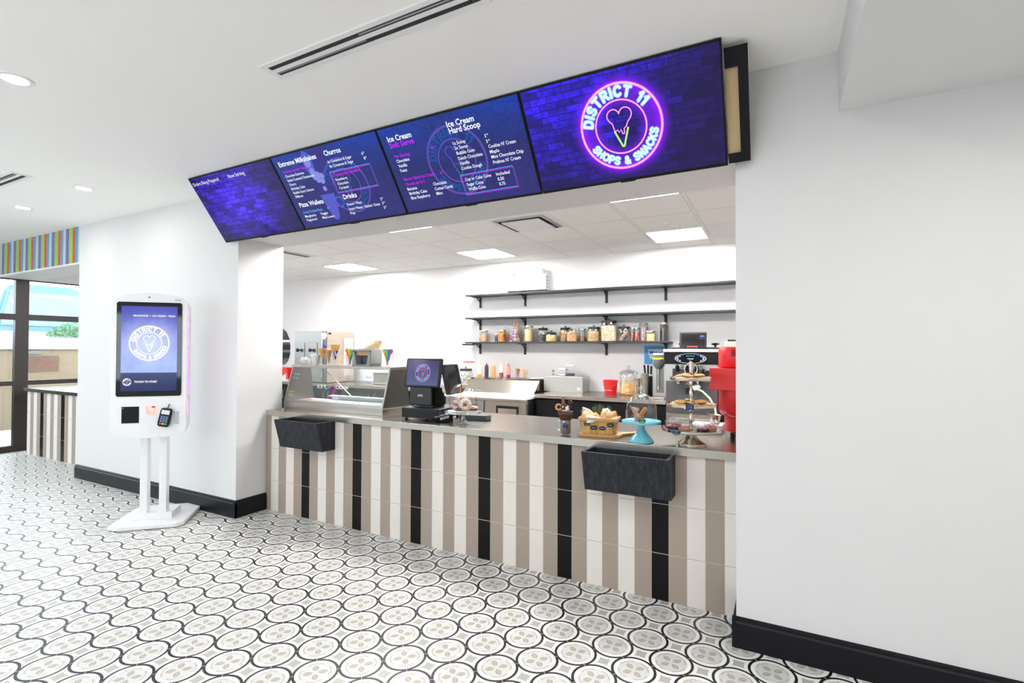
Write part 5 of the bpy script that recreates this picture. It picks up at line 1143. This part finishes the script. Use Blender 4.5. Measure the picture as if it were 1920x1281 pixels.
b = B(); lathe(b, [(0, .002), (.026, .002), (.038, .095), (.036, .095), (.024, .005), (0, .005)], 24); obj('cup_wall', b, ACRYL, c_, smooth=1)
for i in range(16):
    a = i*2.4; b = B(); tube(b, [(0, 0, 0), (0, 0, .13)], .0022, 6); o = obj('stir_stick', b, mat('pale_wooden_stick', (226, 196, 146), .7)); o.location = (-3.07+.010*math.cos(a), 6.17+.010*math.sin(a), 1.081); o.rotation_euler = (-.16*math.sin(a), .16*math.cos(a), 0); tag(o, 'thin wooden stir stick standing in the clear cup on the ledge', 'stir stick', 'wooden stir sticks in the cup')
b = B(); lathe(b, [(0, 0), (.075, 0), (.088, .006), (.088, .012), (.07, .013), (0, .013)], 30); o = obj('white_plate', b, mat('off_white_plate', (238, 232, 222), .4), smooth=40); o.location = (-2.905, 6.17, 1.0785); tag(o, 'flat white plate at the right end of the prep table ledge', 'plate')
# popcorn jar
pj = thing('popcorn_jar', 'black-lidded glass jar of popcorn behind the till', 'jar', (-3.99, 6.1, ZB))
b = B(); lathe(b, [(0, .001), (.095, .001), (.105, .012), (.105, .19), (.085, .235), (.083, .235), (.102, .19), (.102, .014), (0, .005)], 32); obj('glass_jar', b, glassy('jar_glass_clear', (.96, .97, .97), .06, .6, .02), pj, smooth=50)
b = B(); lathe(b, [(.086, .235), (.09, .236), (.09, .262), (.08, .268), (.008, .27), (.006, .284), (.016, .287), (.015, .294), (0, .294)], 32); obj('jar_lid', b, LIDB, pj, smooth=45)
b = B(); rnd = random.Random(5)
for i in range(150): a = rnd.random()*6.283; r_ = .086*math.sqrt(rnd.random()); ball(b, (r_*math.cos(a), r_*math.sin(a), .02+.165*rnd.random()), .013, seg=7, rings=5)
o = obj('popcorn', b, mat('popcorn', (252, 246, 228), .8, vary=.12, vscale=60), smooth=60); o.location = (-3.99, 6.1, ZB); tag(o, 'white popcorn filling the black-lidded jar', 'popcorn', kind='stuff')
# steel box with two tubs
b = B(); box(b, -.27, .27, 0, .27, 0, .198, .003); o = obj('steel_box', b, steel('satin_steel_box', (196, 194, 190), .34)); o.location = (-2.495, 6.1, ZB); tag(o, 'rectangular stainless steel box standing on the right back counter', 'steel box')
sb = o; b = B(); box(b, .2, .235, -.0008, 0, .03, .06); obj('white_sticker', b, WHITEP, sb)
for x, h_, fl, c, lb in ((-2.54, .075, .3, (236, 234, 230), 'shorter clear tub with white contents and white lid on the steel box'), (-2.435, .125, .28, (60, 44, 44), 'taller clear tub with dark contents and white lid on the steel box')):
    t_ = thing('storage_tub', lb, 'tub', (x, 6.22, ZB+.199))
    b = B(); box(b, -.046, .046, -.046, .046, .0, h_, .004); obj('tub_wall', b, ACRYL, t_)
    b = B(); box(b, -.05, .05, -.05, .05, h_+.0005, h_+.022, .004); obj('tub_lid', b, WHITEP, t_)
    b = B(); box(b, -.043, .043, -.043, .043, .003, h_*fl, .002); obj('tub_contents', b, mat('tub_fill_%d' % c[0], c, .7), t_)
ot = thing('wall_outlet', 'white wall socket plate above the steel box', 'outlet', (-2.76, 6.41, 1.16))
b = B(); box(b, -.036, .036, -.006, -.0005, -.058, .058, .002); obj('outlet_plate', b, WHITEP, ot)
b = B(); box(b, -.014, .014, -.008, -.006, .008, .036); box(b, -.014, .014, -.008, -.006, -.036, -.008); obj('socket_face', b, GREYP, ot)
# bucket
bu = thing('red_bucket', 'small red plastic bucket with wire handle on the back counter', 'bucket', (-1.88, 6.17, ZB))
RP = mat('red_plastic', (226, 34, 40), .4)
b = B(); lathe(b, [(0, .001), (.072, .001), (.088, .155), (.094, .157), (.094, .168), (.086, .168), (.070, .006), (0, .006)], 36); obj('bucket_body', b, RP, bu, smooth=45)
b = B(); tube(b, [(.093*math.cos(a), -.093*abs(math.sin(a))-.004, .15-.075*abs(math.sin(a))) for a in (i/14*PI for i in range(15))], .0022, 6); obj('wire_handle', b, CHROME, bu)
b = B(); text(b, 'Sanitizer', -.045, .04, .022, .09, bold=.01, M=Matrix.Translation((0, -.0788, 0)) @ Matrix.Rotation(PI/2, 4, 'X')); obj('bucket_print', b, mat('pale_pink_print', (250, 190, 190), .5), bu)
# cone jar
cjx, cjy = -1.64, 6.12
cn = thing('cone_jar', 'large glass jar with domed glass lid holding ice cream cones', 'jar', (cjx, cjy, ZB))
b = B(); lathe(b, [(0, .001), (.10, .001), (.106, .01), (.106, .23), (.09, .25), (.088, .25), (.103, .23), (.103, .012), (0, .005)], 36); obj('glass_jar', b, glassy('jar_glass_clear', (.96, .97, .97), .06, .6, .02), cn, smooth=50)
b = B(); lathe(b, [(.125, .252), (.128, .258), (.09, .29), (.04, .306), (.015, .312), (.010, .322), (.022, .332), (.022, .345), (.012, .353), (0, .354)], 36); obj('jar_lid', b, TG, cn, smooth=50)
cone('sugar_cone', 'tall pointed cone upside down in the glass jar, left one', (cjx-.045, cjy-.035, ZB+.190), 'sugar', (PI, 0, 0), 1.45)
cone('sugar_cone', 'tall pointed cone upside down in the glass jar, leaning at the left wall', (cjx-.075, cjy+.02, ZB+.165), 'sugar', (PI, .1, 0), 1.25)
for dx, dy, hh, lb in ((.018, -.055, 2, 'short front stack'), (.062, -.02, 3, 'taller right stack'), (-.01, .05, 3, 'rear stack')):
    for i in range(hh): cone('cake_cone', 'flat cake cone upside down in the glass jar, %s' % lb, (cjx+dx, cjy+dy, ZB+.092+.03*i), 'cup', (PI, 0, i), 1.0, grp='cake cones in the glass jar, '+lb)
# shaker cup stacks
for x, y, r, n_, h0, lb in ((-1.455, 5.80, .038, 4, .17, 'shorter stack of steel shaker cups'), (-1.372, 5.82, .043, 6, .19, 'taller stack of steel shaker cups')):
    t_ = thing('shaker_cup_stack', lb+' on the back counter', 'shaker cups', (x, y, ZB))
    for i in range(n_):
        z = .0165*i; b = B(); lathe(b, [(r*.74, z), (r*.98, z+h0-.004), (r*1.03, z+h0-.002), (r*1.03, z+h0+.002), (r*.96, z+h0+.002), (r*.72, z+.004)] if i else [(0, 0), (r*.74, 0), (r*.98, h0-.004), (r*1.03, h0-.002), (r*1.03, h0+.002), (r*.96, h0+.002), (r*.72, .004), (0, .004)], 30); obj('shaker_cup', b, CHROME, t_, smooth=40)
kb = thing('knife_block', 'round black holder with three black-handled knives', 'knife block', (-1.395, 6.08, ZB))
b = B(); lathe(b, [(0, 0), (.058, 0), (.06, .004), (.06, .232), (.056, .236), (0, .236)], 30); obj('block_body', b, MATTEB, kb, smooth=40)
for i, (x, y, rt) in enumerate(((-.03, 0, -.12), (.002, -.01, .0), (.034, 0, .03))):
    t_ = thing('kitchen_knife', 'black-handled knife standing in the round black holder, %s' % ('left', 'middle', 'right')[i], 'knife', (-1.395+x, 6.08+y, ZB+.2365), rot=(0, rt, 0), group='knives in the black holder')
    b = B(); box(b, -.008, .008, -.006, .006, .0, .02, .001); obj('blade_root', b, CHROME, t_); b = B(); box(b, -.011, .011, -.009, .009, .02, .13-.012*(i == 2), .005); obj('handle', b, BLACK, t_)
# spindle mixer
mx_ = thing('milkshake_mixer', 'grey-headed spindle drink mixer with yellow band beside the ice cream machine', 'mixer', (-1.225, 5.86, ZB))
b = B(); box(b, -.085, .09, -.13, .10, 0, .022, .004); obj('mixer_base', b, STEEL, mx_)
b = B(); box(b, -.075, .085, .02, .09, .022, .42, .004); obj('mixer_column', b, STEELV, mx_)
b = B(); box(b, -.03, .055, .0185, .0198, .06, .34); obj('column_panel', b, STEELD, mx_)
b = B(); lathe(b, [(0, .33), (.026, .335), (.046, .36), (.056, .39), (.060, .47), (.059, .49), (0, .492)], 30, (0, -.03, 0)); obj('motor_head', b, mat('mixer_grey', (112, 116, 120), .4), mx_, smooth=45)
b = B(); lathe(b, [(0, .492), (.060, .492), (.055, .508), (0, .512)], 30, (0, -.03, 0)); obj('white_cap', b, WHITEP, mx_, smooth=45)
b = B(); lathe(b, [(.0595, .440), (.0610, .441), (.0612, .458), (.0600, .459)], 30, (0, -.03, 0)); obj('yellow_band', b, mat('yellow_sticker', (240, 224, 40), .5), mx_)
b = B(); lathe(b, [(0, .10), (.012, .10), (.006, .108), (.006, .33), (0, .33)], 14, (0, -.03, 0)); obj('spindle', b, CHROME, mx_, smooth=45)
# blue poster on wall
ps = thing('blue_poster', 'small blue printed card with yellow lettering on the back wall behind the mixer', 'poster', (-1.375, 6.41, 1.30))
b = B(); box(b, -.14, .13, -.014, -.0005, 0, .225); obj('card', b, mat('sky_blue_print', (64, 160, 226), .5), ps)
b = B(); text(b, 'Mister', -.075, .125, .058, .16, bold=.03, M=Matrix.Translation((0, -.0145, 0)) @ Matrix.Rotation(PI/2, 4, 'X')); obj('blue_lettering', b, mat('deep_blue_print', (34, 70, 180), .5), ps)
b = B(); text(b, 'Freeze', -.07, .065, .058, .15, bold=.04, M=Matrix.Translation((0, -.0145, 0)) @ Matrix.Rotation(PI/2, 4, 'X')); obj('yellow_lettering', b, mat('yellow_print', (244, 226, 40), .5), ps)
b = B(); box(b, -.09, .10, -.0143, -.0140, .115, .185); obj('white_print_patch', b, mat('white_print', (220, 232, 244), .5), ps)
# calendar
cl = thing('wall_calendar', 'white paper sheet with red bottom strip hanging from a black clip', 'calendar', (-4.14, 6.41, 1.26))
b = B(); box(b, -.105, .105, -.005, -.001, 0, .285); obj('paper_sheet', b, PW, cl)
b = B(); box(b, -.11, .11, -.016, -.001, .278, .296, .002); obj('black_clip', b, BLACK, cl)
b = B(); box(b, -.095, .095, -.0056, -.005, .012, .036); obj('red_strip', b, mat('salmon_print', (236, 110, 96), .6), cl)
b = B(); box(b, -.02, .085, -.0056, -.005, .225, .229); obj('red_heading_line', b, mat('salmon_print', (236, 110, 96), .6), cl)

# ================================================================ SOFT SERVE MACHINE
sx0, sx1, sy = -1.045, -.535, 5.28
ss = thing('soft_serve_machine', 'black and steel floor-standing soft serve machine with lit oval control panel', 'ice cream machine', ((sx0+sx1)/2, sy, 0)); hw = (sx1-sx0)/2
DG = mat('machine_dark_grey', (74, 74, 76), .42, vary=.06)
b = B(); box(b, -hw+.01, hw-.01, .03, .86, .1, 1.43); obj('machine_body', b, STEELV, ss)
b = B(); box(b, -hw+.012, hw-.012, .005, .029, .84, 1.165, .002); obj('lower_front_panel', b, DG, ss)
b = B(); box(b, -hw+.012, hw-.012, .005, .029, .12, .74, .002); obj('base_front_panel', b, STEELD, ss)
b = B(); box(b, -hw+.012, hw-.012, .012, .029, .745, .836); obj('steel_band', b, STEEL, ss)
b = B(); box(b, -hw, hw, -.03, .4, 1.335, 1.452, .006); obj('control_housing', b, MATTEB, ss)
b = B(); box(b, -hw-.01, hw+.02, -.04, .88, 1.453, 1.486, .008); obj('top_tray', b, STEEL, ss)
b = B(); prism(b, [(.15*math.cos(a)*1.0, 1.394+.052*math.sin(a)*(1 if abs(math.cos(a)) < .75 else .8)) for a in (i/40*2*PI for i in range(40))], -.0325, -.0301, 'y'); obj('control_display', b, mat('display_navy', (10, 12, 22), .4, spec=.1), ss)
b = B()
for i in range(40):
    a0, a1 = i/40*2*PI, (i+1)/40*2*PI
    b.faces.new([b.verts.new((r*.15*math.cos(a), -.0330, 1.394+r*.05*math.sin(a))) for r, a in ((1, a0), (1, a1), (.93, a1), (.93, a0))])
for sx in (-1, 1):
    for i in range(5):
        a = (i-2)*.33; M_ = Matrix.Translation((sx*.125*math.cos(a), -.0333, 1.394+.036*math.sin(a))) @ Matrix.Rotation(PI/2, 4, 'X')
        vs = [b.verts.new(M_ @ Vector((.007*math.cos(q), .007*math.sin(q), 0))) for q in (k_/12*2*PI for k_ in range(12))]; b.faces.new(vs)
obj('control_button', b, mat('pale_button', (196, 204, 214), .4), ss)
def fx(bm, s, x, z, size, w, y=-.0335): text(bm, s, x, 0, size, w, bold=.02, M=Matrix.Translation((0, y, z)) @ Matrix.Rotation(PI/2, 4, 'X'))
b = B(); fx(b, '888 88 88', -.04, 1.414, .014, .08); obj('cyan_readout', b, glow('cyan_led', (40, 220, 230), 1.0), ss)
b = B(); fx(b, 'TAYLOR', -.03, 1.386, .014, .06); obj('maker_mark', b, WHITEP, ss)
b = B(); fx(b, '**', -.012, 1.366, .02, .02); obj('yellow_readout', b, glow('yellow_led', (200, 220, 30), 1.0), ss)
b = B()
for sx in (-1, 1): lathe(b, [(0, 0), (.010, 0), (.008, .002), (0, .002)], 16, (sx*.072, -.44, 0))
for v_ in b.verts: v_.co = Vector((v_.co.x, -.0335-v_.co.z, 1.394+.038+(v_.co.y+.44)))
obj('blue_button', b, glow('blue_led', (60, 90, 255), 1.2), ss)
b = B(); box(b, -.16, .12, -.10, .004, 1.175, 1.295, .006); obj('dispensing_door', b, mat('door_charcoal', (40, 42, 46), .35), ss)
for i, x in enumerate((-.11, -.02, .07)):
    b = B(); lathe(b, [(0, 0), (.018, 0), (.02, .05), (.012, .06), (0, .06)], 16, (x, -.115, 1.265)); box(b, x-.008, x+.008, -.15, -.11, 1.30, 1.335, .003); obj('draw_handle', b, BLACK, ss)
    b = B(); lathe(b, [(0, -.035), (.014, -.035), (.016, .0), (0, 0)], 12, (x, -.07, 1.175)); obj('dispensing_spout', b, CHROME, ss)
b = B(); lathe(b, [(0, 0), (.028, 0), (.028, .05), (0, .05)], 20); obj('side_knob', b, BLACK, ss, loc=(.16, -.08, 1.25), rot=(-PI/2, 0, 0))
b = B(); box(b, -.05, .03, -.002, .004, 1.04, 1.10); obj('badge_plate', b, BLACK, ss)
b = B(); box(b, -.20, .20, -.16, .003, .775, .79, .004); obj('drip_tray', b, STEEL, ss)
b = B()
for x, y in ((-.2, .1), (.2, .1), (-.2, .78), (.2, .78)): lathe(b, [(0, 0), (.03, 0), (.03, .1), (0, .1)], 14, (x, y, 0))
obj('caster', b, BLACK, ss)
b = B(); tube(b, [(.05, -.06, 1.10), (.12, -.10, 1.08), (.19, -.13, 1.02), (.24, -.15, .93), (.26, -.16, .80)], .010, 10); obj('clear_hose', b, mat('pale_green_hose', (206, 214, 190), .3), ss, smooth=60)
b = B(); lathe(b, [(0, 0), (.028, 0), (.028, .06), (.012, .07), (0, .07)], 16); obj('hose_coupling', b, WHITEP, ss, loc=(.03, -.05, 1.10), rot=(0, 1.2, 0), smooth=40)
tb = thing('tablet', 'black tablet with red bar on its dark screen standing on the ice cream machine', 'tablet', (-.775, 5.31, 1.487), math.radians(4))
b = B(); box(b, -.128, .128, -.009, .0, 0, .172, .006); ta = obj('tablet_body', b, BLACK, tb, rot=(math.radians(-14), 0, 0))
b = B(); box(b, -.112, .112, -.0098, -.0092, .014, .158); obj('tablet_screen', b, mat('dark_screen', (16, 10, 18), .08), ta)
b = B(); box(b, -.055, .045, -.0104, -.0099, .018, .030); obj('red_bar', b, glow('salmon_bar', (240, 120, 100), 1.0), ta)
b = B(); prism(b, [(.065, .122), (.105, .122), (.105, .136), (.088, .142), (.082, .142), (.065, .136)], -.0104, -.0099, 'y'); obj('violet_icon', b, glow('violet_icon', (150, 130, 235), 1.0), ta)
b = B(); text(b, 'Time  on', .062, .104, .014, .045, bold=.02, M=Matrix.Translation((0, -.0105, 0)) @ Matrix.Rotation(PI/2, 4, 'X')); obj('blue_readout', b, glow('pale_blue_readout', (110, 160, 235), 1.0), ta)
b = B(); prism(b, [(.0, 0), (.09, 0), (.04, .11)], -.02, .02, 'x'); obj('tablet_stand', b, BLACK, tb, loc=(0, .003, 0))
for x, lb in ((-.93, 'left black hopper lid on top of the ice cream machine'), (-.60, 'right black hopper lid with star knob on top of the ice cream machine')):
    t_ = thing('hopper_lid', lb, 'lid', (x, 5.62, 1.487)); b = B(); box(b, -.11, .11, -.14, .14, 0, .022, .008); obj('lid_plate', b, mat('dark_grey_plastic', (64, 68, 74), .4), t_)
    b = B(); lathe(b, [(0, .022), (.012, .022), (.012, .04), (.034, .045), (.034, .062), (0, .066)], 24, wob=lambda a, z: .16*math.sin(5*a)*(z > .041)); obj('star_knob', b, BLACK, t_, smooth=1)
b = B(); box(b, -.1, .22, -.1, .15, 0, .115, .004); o = obj('cream_box', b, mat('cream_cardboard', (222, 218, 206), .7)); o.location = (-.395, 6.0, 1.487)
o.location = (-.42, 5.50, 1.487); bpy.data.objects.remove(o)
cb = thing('ice_maker', 'cream-topped steel machine half hidden behind the red machine', 'machine', (-.28, 5.5, 0))
b = B(); box(b, -.22, .32, .0, .75, .0, 1.45, .006); obj('machine_body', b, STEELV, cb)
b = B(); box(b, -.22, .32, -.01, .75, 1.451, 1.565, .006); obj('cream_top', b, mat('cream_cardboard', (222, 218, 206), .5), cb)
b = B(); box(b, -.20, -.08, .1, .3, 1.566, 1.585, .004); o = obj('black_handset', b, BLACK); o.location = (-.28, 5.5, 0); tag(o, 'flat black device lying on the cream-topped machine', 'device')

# ================================================================ LEFT KITCHEN END
ov = thing('countertop_oven', 'stainless steel countertop oven with two black-knobbed hatches and blue display', 'oven', (-6.675, 5.66, ZB))
WS = steel('warm_brushed_steel', (206, 192, 176), .3, (12, 12, .5))
b = B(); box(b, -.375, .245, 0, .57, .01, .82, .004); obj('oven_cabinet', b, STEELV, ov)
b = B(); box(b, .376, .379, .0, .57, .01, .82); obj('side_panel', b, WS, ov)
b = B(); box(b, .246, .375, .004, .57, .01, .818); obj('control_column', b, STEELD, ov)
for x in (-.245, .045):
    b = B(); box(b, x-.11, x+.11, -.008, -.0005, .40, .64, .002); d = obj('hatch_door', b, STEELV, ov)
    b = B(); lathe(b, [(0, 0), (.012, 0), (.012, .03), (.03, .035), (.03, .05), (0, .055)], 18); obj('hatch_knob', b, BLACK, d, loc=(x, -.008, .52), rot=(PI/2, 0, 0), smooth=40)
b = B(); box(b, .285, .345, -.002, .0035, .52, .60); obj('blue_display', b, glow('oven_blue_display', (70, 80, 235), 1.0), ov)
b = B(); lathe(b, [(0, 0), (.055, 0), (.055, .012), (.048, .016), (0, .016)], 28); g_ = obj('dial_gauge', b, mat('gauge_face', (226, 226, 226), .3), ov, loc=(.312, .003, .745), rot=(PI/2, 0, 0), smooth=40)
b = B(); box(b, .252, .275, -.004, .0035, .05, .8); obj('chrome_rail', b, CHROME, ov)
b = B(); box(b, .3795, .385, .33, .53, .10, .72, .003); p_ = obj('inset_panel', b, mat('pale_steel_panel', (206, 200, 192), .4), ov)
b = B(); lathe(b, [(0, 0), (.036, 0), (.036, .006), (0, .006)], 24); obj('dark_porthole', b, STEELD, p_, loc=(.385, .43, .46), rot=(0, PI/2, 0))
b = B(); box(b, .3795, .382, .02, .07, .77, .80); obj('name_badge', b, BLACK, ov)
pd_ = thing('towel_dispenser', 'black paper towel dispenser seen edge-on beside the pillar', 'towel dispenser', (-5.469, 4.03, 1.27))
P = [(0, .0), (.0, .46), (.05, .455), (.12, .41), (.17, .33), (.19, .24), (.185, .13), (.15, .05), (.10, .01)]
b = B(); prism(b, P, -.15, .15, 'y', bev=.004); obj('dispenser_cover', b, mat('smoky_black_plastic', (34, 37, 44), .15), pd_, smooth=30)
b = B(); box(b, .0, .02, -.155, .155, -.01, .465, .004); obj('back_plate', b, GREYP, pd_)
rt = thing('red_tray_box', 'red cardboard box at the far left end of the back counter', 'box', (-7.55, 5.72, ZB+.03))
b = B(); prism(b, [(-.28, 0), (.28, 0), (.24, .19), (-.24, .19)], 0, .3, 'y'); obj('box_body', b, RP, rt)
b = B(); prism(b, [(.03, .0), (.22, .0), (.22, .10)], -.004, -.0005, 'y'); obj('white_corner', b, WHITEP, rt)
b = B(); box(b, -.3, .3, -.02, .32, 0, .028, .002); o = obj('paper_stack', b, PW); o.location = (-7.55, 5.72, ZB+.0005); tag(o, 'flat stack of white paper under the red box', 'paper')
for x, y, w, h_, m_, n_, lb in ((-5.35, 5.95, .30, .17, STEEL, 'steel_pan', 'steel food pan on the back counter seen through the case glass'), (-4.95, 5.95, .22, .20, WHITEP, 'white_tub', 'white tub on the back counter seen through the case glass')):
    t_ = thing(n_, lb, 'tub' if n_ == 'white_tub' else 'pan', (x, y, ZB)); b = B(); box(b, -w/2, w/2, -.12, .12, 0, h_, .012, 3); obj('body', b, m_, t_); b = B(); box(b, -w/2-.008, w/2+.008, -.128, .128, h_+.0005, h_+.012, .004); obj('rim', b, m_, t_)
b = B(); lathe(b, [(0, 0), (.14, .005), (.17, .12), (.175, .13), (.165, .13), (.13, .012), (0, .01)], 36); o = obj('mixing_bowl', b, glassy('frosted_bowl', (.86, .87, .88), .3, .4, .15), smooth=50); o.location = (-4.55, 5.95, ZB); tag(o, 'large translucent bowl on the back counter seen through the case glass', 'bowl')
b = B(); lathe(b, [(0, 0), (.05, 0), (.055, .17), (.04, .19), (.02, .195), (.018, .23), (0, .23)], 24); o = obj('clear_bottle', b, glassy('frosted_bowl', (.86, .87, .88), .3, .4, .15), smooth=50); o.location = (-4.22, 5.9, ZB); tag(o, 'clear lidded bottle on the back counter seen through the case glass', 'bottle')

# ================================================================ OUTSIDE THE LEFT WINDOWS
b = B(); box(b, -40, -9.75, -20, 25, -.2, -.05); struct('ground', b, mat('pale_pavement', (176, 178, 178), .9, vary=.08, vscale=3))
t = NT('beige_stone_wall'); vec, X, Y, Z = t.obj(); bt = t.n('ShaderNodeTexBrick'); m_ = t.n('ShaderNodeMapping'); t.t.links.new(vec, m_.inputs[0]); m_.inputs['Rotation'].default_value = (PI/2, 0, PI/2); t.t.links.new(m_.outputs[0], bt.inputs[0])
for k_, v_ in (('Scale', 1.0), ('Mortar Size', .004), ('Brick Width', .12), ('Row Height', .10)): bt.inputs[k_].default_value = v_
bt.inputs['Color1'].default_value = (*srgb((190, 168, 136)), 1); bt.inputs['Color2'].default_value = (*srgb((180, 158, 126)), 1); bt.inputs['Mortar'].default_value = (*srgb((140, 124, 100)), 1)
t.set(bt.outputs[0], .9)
gw = thing('garden_wall', 'low beige tiled wall outside the left windows', 'wall', (-12.6, 2.0, -.05)); b = B(); box(b, -.3, 0, -14, 16, 0, 1.49); obj('wall_body', b, t.m, gw)
b = B(); box(b, 0, .02, 2.13, 2.62, 1.07, 1.36); obj('brown_panel', b, mat('brown_stone_panel', (112, 84, 70), .8, vary=.15), gw)
b = B(); box(b, 0, .015, 2.14, 2.36, 1.40, 1.47); obj('grey_plaque', b, mat('grey_plaque', (120, 120, 120), .6), gw)
b = B(); box(b, -.9, .04, -14, 16, 1.491, 1.60); box(b, -1.5, -.5, -14, 16, 1.60, 1.72); box(b, -2.2, -1.0, -14, 16, 1.72, 1.86); obj('stone_steps', b, mat('pale_stone', (176, 176, 182), .8, vary=.05), gw)
hb = thing('green_bush', 'green bush outside on the stone steps beside the pillar edge', 'bush', (-13.36, 5.3, 1.675)); b = B(); rnd = random.Random(8)
for i in range(1500):
    a = rnd.random()*6.283; r_ = math.sqrt(rnd.random()); z_ = rnd.random(); p = Vector((.12*r_*math.cos(a), .62*r_*math.sin(a), .32*z_*math.sqrt(max(0, 1-r_*r_))+.035)); s = .03
    b.faces.new([b.verts.new(p+Vector((rnd.uniform(-1, 1), rnd.uniform(-1, 1), rnd.uniform(-1, 1)))*s) for _ in range(3)])
obj('foliage', b, mat('bush_green', (96, 140, 84), .8, vary=.25, vscale=12), hb); b = B(); tube(b, [(0, 0, 0), (0, .05, .2)], .03, 8); obj('stem', b, mat('bark', (90, 70, 50), .9), hb)
vn = thing('parked_van', 'pale teal parked van outside behind the stone steps', 'van', (-18.5, 5.6, -.05), 0)
P = [(-1.2, .45), (-1.25, 1.4), (-.95, 2.0), (-.75, 2.9), (-.6, 3.05), (.6, 3.05), (.75, 2.9), (.95, 2.0), (1.25, 1.4), (1.2, .45)]
b = B(); prism(b, P, -2.5, 2.5, 'x', bev=.06); obj('van_body', b, mat('pale_teal_paint', (90, 134, 142), .3), vn)
b = B(); prism(b, [(-.82, 2.05), (-.66, 2.85), (.66, 2.85), (.82, 2.05)], 2.5, 2.53, 'x'); obj('windscreen', b, mat('windscreen_glass', (120, 160, 172), .1), vn)
b = B()
for y in (-1.0, 1.0):
    for x in (-1.7, 1.7): tube(b, [(x, y-.12, .36), (x, y+.12, .36)], .36, 18)
obj('wheel', b, mat('tyre_black', (26, 26, 28), .8), vn)
cr = thing('parked_car', 'dark parked car low outside the leftmost window pane', 'car', (-12.5+.0, -.35, -.05), 0)
cr.location = (-11.3, .9, -.05)
P = [(-2.1, .3), (-2.1, .75), (-1.7, .9), (-1.1, 1.35), (.5, 1.38), (1.15, .95), (1.95, .82), (2.05, .6), (2.05, .3)]
b = B(); prism(b, P, -.8, .8, 'x', bev=.05); obj('car_body', b, mat('dark_car_paint', (40, 46, 54), .2), cr)
b = B(); prism(b, [(-1.1, .95), (-.85, 1.28), (.4, 1.3), (.85, .98)], .8, .815, 'x'); obj('side_window', b, mat('windscreen_glass', (120, 160, 172), .1), cr)
b = B()
for y in (-1.3, 1.25):
    for x in (-.72, .72): tube(b, [(x-.1, y, .32), (x+.1, y, .32)], .32, 20)
obj('wheel', b, mat('tyre_black', (26, 26, 28), .8), cr)
b = B(); box(b, -10.25, -10.15, -8, 9, -.049, -.03); o = obj('kerb_line', b, mat('yellow_road_paint', (226, 206, 60), .8)); tag(o, 'yellow painted line on the pavement outside the left window', 'road marking')
tr = None
for x, y, s_, lb in ((-19, 9.5, 1.0, 'bare-branched tree outside, right of the van'), (-21, 2.5, 1.1, 'bare-branched tree outside, left of the van')):
    t_ = thing('bare_tree', lb, 'tree', (x, y, -.05)); b = B(); rnd = random.Random(int(-x)); tube(b, [(0, 0, 0), (.05, 0, 2), (0, .1, 3.6)], [.16, .12, .08], 10)
    def grow(p, d, L, r, n):
        q = p+d*L; tube(b, [p, q], [r, r*.65], 5, caps=False)
        if n:
            for _ in range(3): grow(q, (d+Vector((rnd.uniform(-1, 1), rnd.uniform(-1, 1), rnd.uniform(-.3, .8)))*.6).normalized(), L*.72, r*.6, n-1)
    for _ in range(5): grow(Vector((0, .05, rnd.uniform(2, 3.5))), Vector((rnd.uniform(-1, 1), rnd.uniform(-1, 1), .8)).normalized(), 1.1, .06, 4)
    obj('trunk_and_branches', b, mat('bark', (90, 70, 50), .9), t_)
